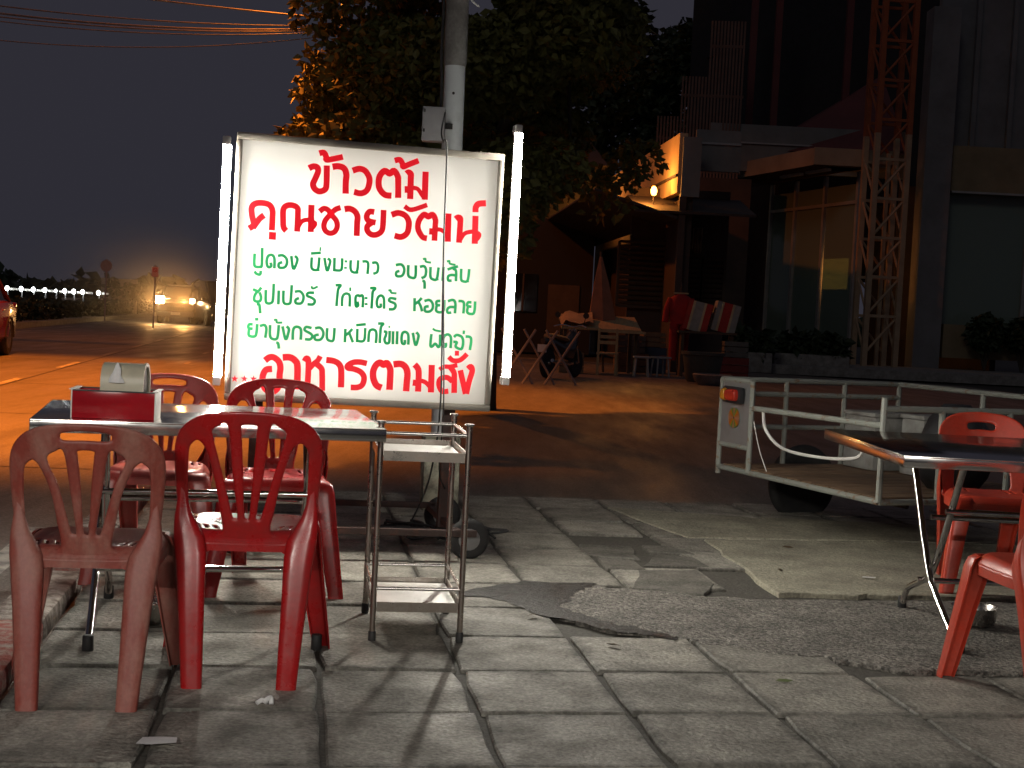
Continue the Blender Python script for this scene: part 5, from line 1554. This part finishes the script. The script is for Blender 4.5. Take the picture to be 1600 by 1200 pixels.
# front face right of the column
MB().box((1.85, .1, 5.4), (.80, .8, 10.9)).build("column", M_CONCD, cb, False)
MB().box((5.9, .3, 6.2), (7.0, .3, 1.36)).build("yellow_band", M_BEIGE, cb, False)
MB().box((5.9, .12, 5.50), (7.0, .2, .06)).build("band_trim", M_MULL, cb, False)
MB().box((5.9, .5, 3.5), (7.0, .06, 4.0)).build("window_pane", M_SHOPGL, cb, False)
for x in (4.85, 7.3):
    MB().box((x, .42, 3.6), (.10, .12, 3.9)).build("mullion", M_MULL, cb, False)
MB().box((5.9, .1, 1.05), (7.0, .3, 1.0)).build("sill_wall", M_BEIGE, cb, False)
MB().box((5.9, 4, 3.5), (8, .2, 5)).build("inner_wall", M_DKWALL, cb, False)
MB().box((6.5, 1.0, 9.2), (9.0, .3, 4.6)).build("upper_wall", M_CONCD, cb, False)
for x in (3.1, 4.2, 6.0):
    MB().box((x, .75, 9.2), (.14, .2, 4.6)).build("pilaster", M_CONCD, cb, False)
# red sloping roof behind the canopy, posts and open upper storey
rf_ = MB()
rf_.add([(-2.6, 4.0, 6.9), (1.6, 2.2, 6.9), (1.6, 6.0, 9.9), (-2.2, 9.5, 7.4)], [(0, 1, 2, 3)])
rf_.add([(-2.6, 4.0, 6.8), (1.6, 2.2, 6.8), (1.6, 6.0, 9.8), (-2.2, 9.5, 7.3)], [(0, 3, 2, 1)])
rf_.build("red_roof", M_REDROOF, cb, False)
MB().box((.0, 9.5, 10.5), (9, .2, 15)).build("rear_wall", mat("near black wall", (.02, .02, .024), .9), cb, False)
for x, y in ((-2.75, 6.5), (-1.95, 6.3), (.30, 5.6)):
    MB().box((x, y, 10.2), (.22, .22, 6.4)).build("roof_post", M_REDROOF, cb, False)
# stepped slatted screen on the flat roof
M_SLAT = mat("brown screen slats", (.17, .10, .08), .8, vscale=3)
scr = thing("slatted_screen", (5.6, 46, 5.9), rad(-6), "tall stepped screen of brown vertical slats above the shop roof", "screen")
for k in range(26):
    x = -1.3 + k * .105
    h_ = 1.9 if k < 7 else (3.2 if k < 15 else 5.0)
    MB().box((x, 0, h_ / 2 - .1), (.06, .05, h_ + .2)).build("slat", M_SLAT, scr, False)
for z in (.15, 1.2, 2.6, 4.2):
    MB().box((.05 if z < 1.9 else (.4 if z < 3 else .8), .05, z), (2.75 if z < 1.9 else (2.0 if z < 3 else 1.1), .05, .09)).build("rail", M_SLAT, scr, False)
MB().box((.2, .6, -3.2), (3.2, 1.6, 6.3)).build("roof_block", M_DKWALL, scr, False)

# lattice mast
mast = thing("lattice_mast", (10.47, 41.0, ROAD_Z), rad(6), "square lattice mast painted cream below and orange red above", "mast")
M_MASTC = mat("cream mast paint", (.40, .29, .185), .7, col2=(.30, .2, .13), vscale=2)
M_MASTR = mat("orange red mast paint", (.33, .085, .025), .7, col2=(.24, .06, .02), vscale=2)
hw_, zj = .46, 6.88
for sx in (-1, 1):
    for sy in (-1, 1):
        MB().box((sx * hw_, sy * hw_, zj / 2), (.15, .15, zj)).build("rail", M_MASTC, mast, False)
        MB().box((sx * hw_, sy * hw_, zj + 2.5), (.15, .15, 5.0)).build("upper_rail", M_MASTR, mast, False)
bay = 1.12
for k in range(10):
    z0 = .55 + k * bay; m_ = M_MASTC if z0 + bay < zj + .3 else M_MASTR
    for sy in (-1, 1):
        MB().box((0, sy * hw_, z0 + bay), (2 * hw_ - .15, .08, .08)).build("cross_bar", m_, mast, False)
        MB().tube([(-hw_ + .05, sy * hw_, z0 + .08), (hw_ - .05, sy * hw_, z0 + bay - .06)] if sy < 0 else [(hw_ - .05, hw_, z0 + .08), (-hw_ + .05, hw_, z0 + bay - .06)], .04, 6).build("brace", m_, mast)
    for sx in (-1, 1):
        MB().tube([(sx * hw_, -hw_ + .05, z0 + .08), (sx * hw_, hw_ - .05, z0 + bay - .06)], .035, 6).build("brace", m_, mast)
MB().box((.15, .2, 3.2), (.10, .10, 6.4)).build("inner_post", M_MASTC, mast, False)

# planters, step and planting
def planter(x, y, w, label, seed):
    t = thing("planter", (x, y, ROAD_Z), rad(-3), label, "planter", "planters before the corner building")
    MB().box((0, 0, .26), (w, .6, .52), b=.03).build("trough", M_CONC, t)
    c = obj("foliage", leaf_cloud([(x_, 0, .75, .22, .22, .35) for x_ in np.linspace(-w / 2 + .25, w / 2 - .25, 6)], 900, .28, seed), M_LEAFD, t); c["kind"] = "stuff"
planter(8.0, 38.0, 2.0, "long concrete planter with grassy plants before the glass front", 41)
planter(5.9, 37.0, 1.7, "lower concrete planter at the dark wall left of the glass front", 42)
stp = MB(); stp.box((10.5, 39.6, .10 + ROAD_Z), (14, 5.0, .24)); tag(stp.build("forecourt_step", M_CONC, None, False), kind="structure")
for k, (x, lab) in enumerate(((13.9, "dark bush before the yellow sill wall"), (15.0, "second dark bush at the frame edge before the sill wall"))):
    s_ = thing("dark_bush", (x, 41.6, ROAD_Z + .22), 0, lab, "bush", "bushes before the sill wall")
    for q in range(3):
        MB().tube([(0, 0, 0), (.16 * (q - 1), .1, .7)], .03, 6).build("stem", M_BARK, s_)
    c = obj("foliage", leaf_cloud([(0, 0, 1.15, .55, .4, .55)], 700, .22, 60 + k), M_LEAFD, s_); c["kind"] = "stuff"

# unlit low house filling the gap between the tree and the shop
dh = thing("dark_house", (1.1, 47.0, ROAD_Z), 0, "unlit dark house between the street tree and the ochre shop", "house")
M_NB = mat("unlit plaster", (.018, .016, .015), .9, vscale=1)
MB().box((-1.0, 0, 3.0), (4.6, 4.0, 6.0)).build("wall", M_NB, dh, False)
MB().loft([[(-3.6, -2.4, 6.0), (1.6, -2.4, 6.0), (1.6, 2.4, 6.0), (-3.6, 2.4, 6.0)], [(-2.6, 0, 7.6), (.6, 0, 7.6), (.6, .02, 7.6), (-2.6, .02, 7.6)]]).build("roof", M_DKROOF, dh, False)
dr = MB().box((.4, -2.02, 1.1), (1.0, .06, 2.2)).build("door", M_WOODL, dh, False)
MB().box((.8, -2.07, 1.05), (.05, .06, .12)).build("handle", M_MULL, dr, False)
for x in (-2.4, -.9):
    wd = MB().box((x, -2.02, 1.9), (.9, .06, 1.2)).build("window", M_CARGL, dh, False)
    MB().box((x, -2.06, 1.9), (.05, .04, 1.2)).build("frame", M_WOODL, wd, False)

# stacked goods crowding the shop front
rg_ = random.Random(77)
M_CRATES = [mat("blue crate", (.03, .05, .10), .7), mat("brown carton", (.20, .13, .08), .9), mat("dull red crate", (.20, .03, .025), .7), mat("grey crate", (.13, .13, .12), .8)]
for k, (x, y, z, w_, d2, h_, mi, lab) in enumerate((
        (2.72, 32.6, 0, .7, .5, .45, 1, "brown carton on the ground at the foot of the shutters"), (2.72, 32.6, .45, .6, .45, .40, 3, "grey crate stacked on the brown carton"),
        (3.25, 32.8, 0, .6, .5, .6, 0, "blue crate left of the hanging tracksuit"), (3.22, 32.8, .6, .5, .45, .35, 1, "small carton on top of the blue crate"),
        (4.85, 30.9, 0, .6, .5, .5, 2, "dull red crate right of the dark bench"), (4.85, 30.9, .5, .5, .4, .35, 3, "grey crate on top of the dull red crate"),
        (1.25, 30.4, 0, .5, .4, .45, 1, "brown carton under the left end of the goods table"))):
    c_ = thing("goods_crate", (x, y, ROAD_Z + z), rg_.uniform(-.2, .2), lab, "crate", "crates and cartons before the shop")
    for sx in (-1, 1):
        for q in range(3):
            MB().box((sx * w_ / 2, 0, h_ * (q + .5) / 3), (.025, d2, h_ / 3 - .02)).build("side_slat", M_CRATES[mi], c_, False)
            MB().box((0, sx * d2 / 2, h_ * (q + .5) / 3), (w_, .025, h_ / 3 - .02)).build("side_slat", M_CRATES[mi], c_, False)
    MB().box((0, 0, .02), (w_ - .04, d2 - .04, .03)).build("floor_board", M_CRATES[mi], c_, False)
    MB().box((0, 0, h_ * .82), (w_ - .06, d2 - .06, .02)).build("contents", M_CRATES[1], c_, False)

# ------------------------------------------------------------------ dusty exhaust haze hanging round the pickup
def blob(c, r, n=14):
    mb = MB(); rings = []
    for i in range(1, n):
        a = math.pi * i / n
        rings.append([(c[0] + r[0] * math.sin(a) * math.cos(2 * math.pi * j / 20), c[1] + r[1] * math.sin(a) * math.sin(2 * math.pi * j / 20), c[2] - r[2] * math.cos(a)) for j in range(20)])
    mb.loft(rings); return mb
hz = blob((-15.6, 59.5, 1.0), (5.4, 9.0, 4.0)).build("dust_haze", None, None, True)
hm = bpy.data.materials.new("dusty air"); hm.use_nodes = True
hn, hl = hm.node_tree.nodes, hm.node_tree.links
hn.remove(hn["Principled BSDF"])
pv = hn.new("ShaderNodeVolumePrincipled")
pv.inputs["Color"].default_value = (.9, .82, .72, 1)
tcv = hn.new("ShaderNodeTexCoord"); mpv = hn.new("ShaderNodeMapping"); grv = hn.new("ShaderNodeTexGradient"); grv.gradient_type = 'SPHERICAL'
mpv.inputs["Location"].default_value = (-1, -1, -1); mpv.inputs["Scale"].default_value = (2, 2, 2)
mlv = hn.new("ShaderNodeMath"); mlv.operation = 'MULTIPLY'; mlv.inputs[1].default_value = 0.03
hl.new(tcv.outputs["Generated"], mpv.inputs[0]); hl.new(mpv.outputs[0], grv.inputs[0]); hl.new(grv.outputs["Fac"], mlv.inputs[0]); hl.new(mlv.outputs[0], pv.inputs["Density"])
pv.inputs["Anisotropy"].default_value = 0.6
hl.new(pv.outputs[0], hn["Material Output"].inputs["Volume"])
hz.data.materials.append(hm)
tag(hz, "glowing dusty haze around the pickup headlights", "haze", kind="stuff")
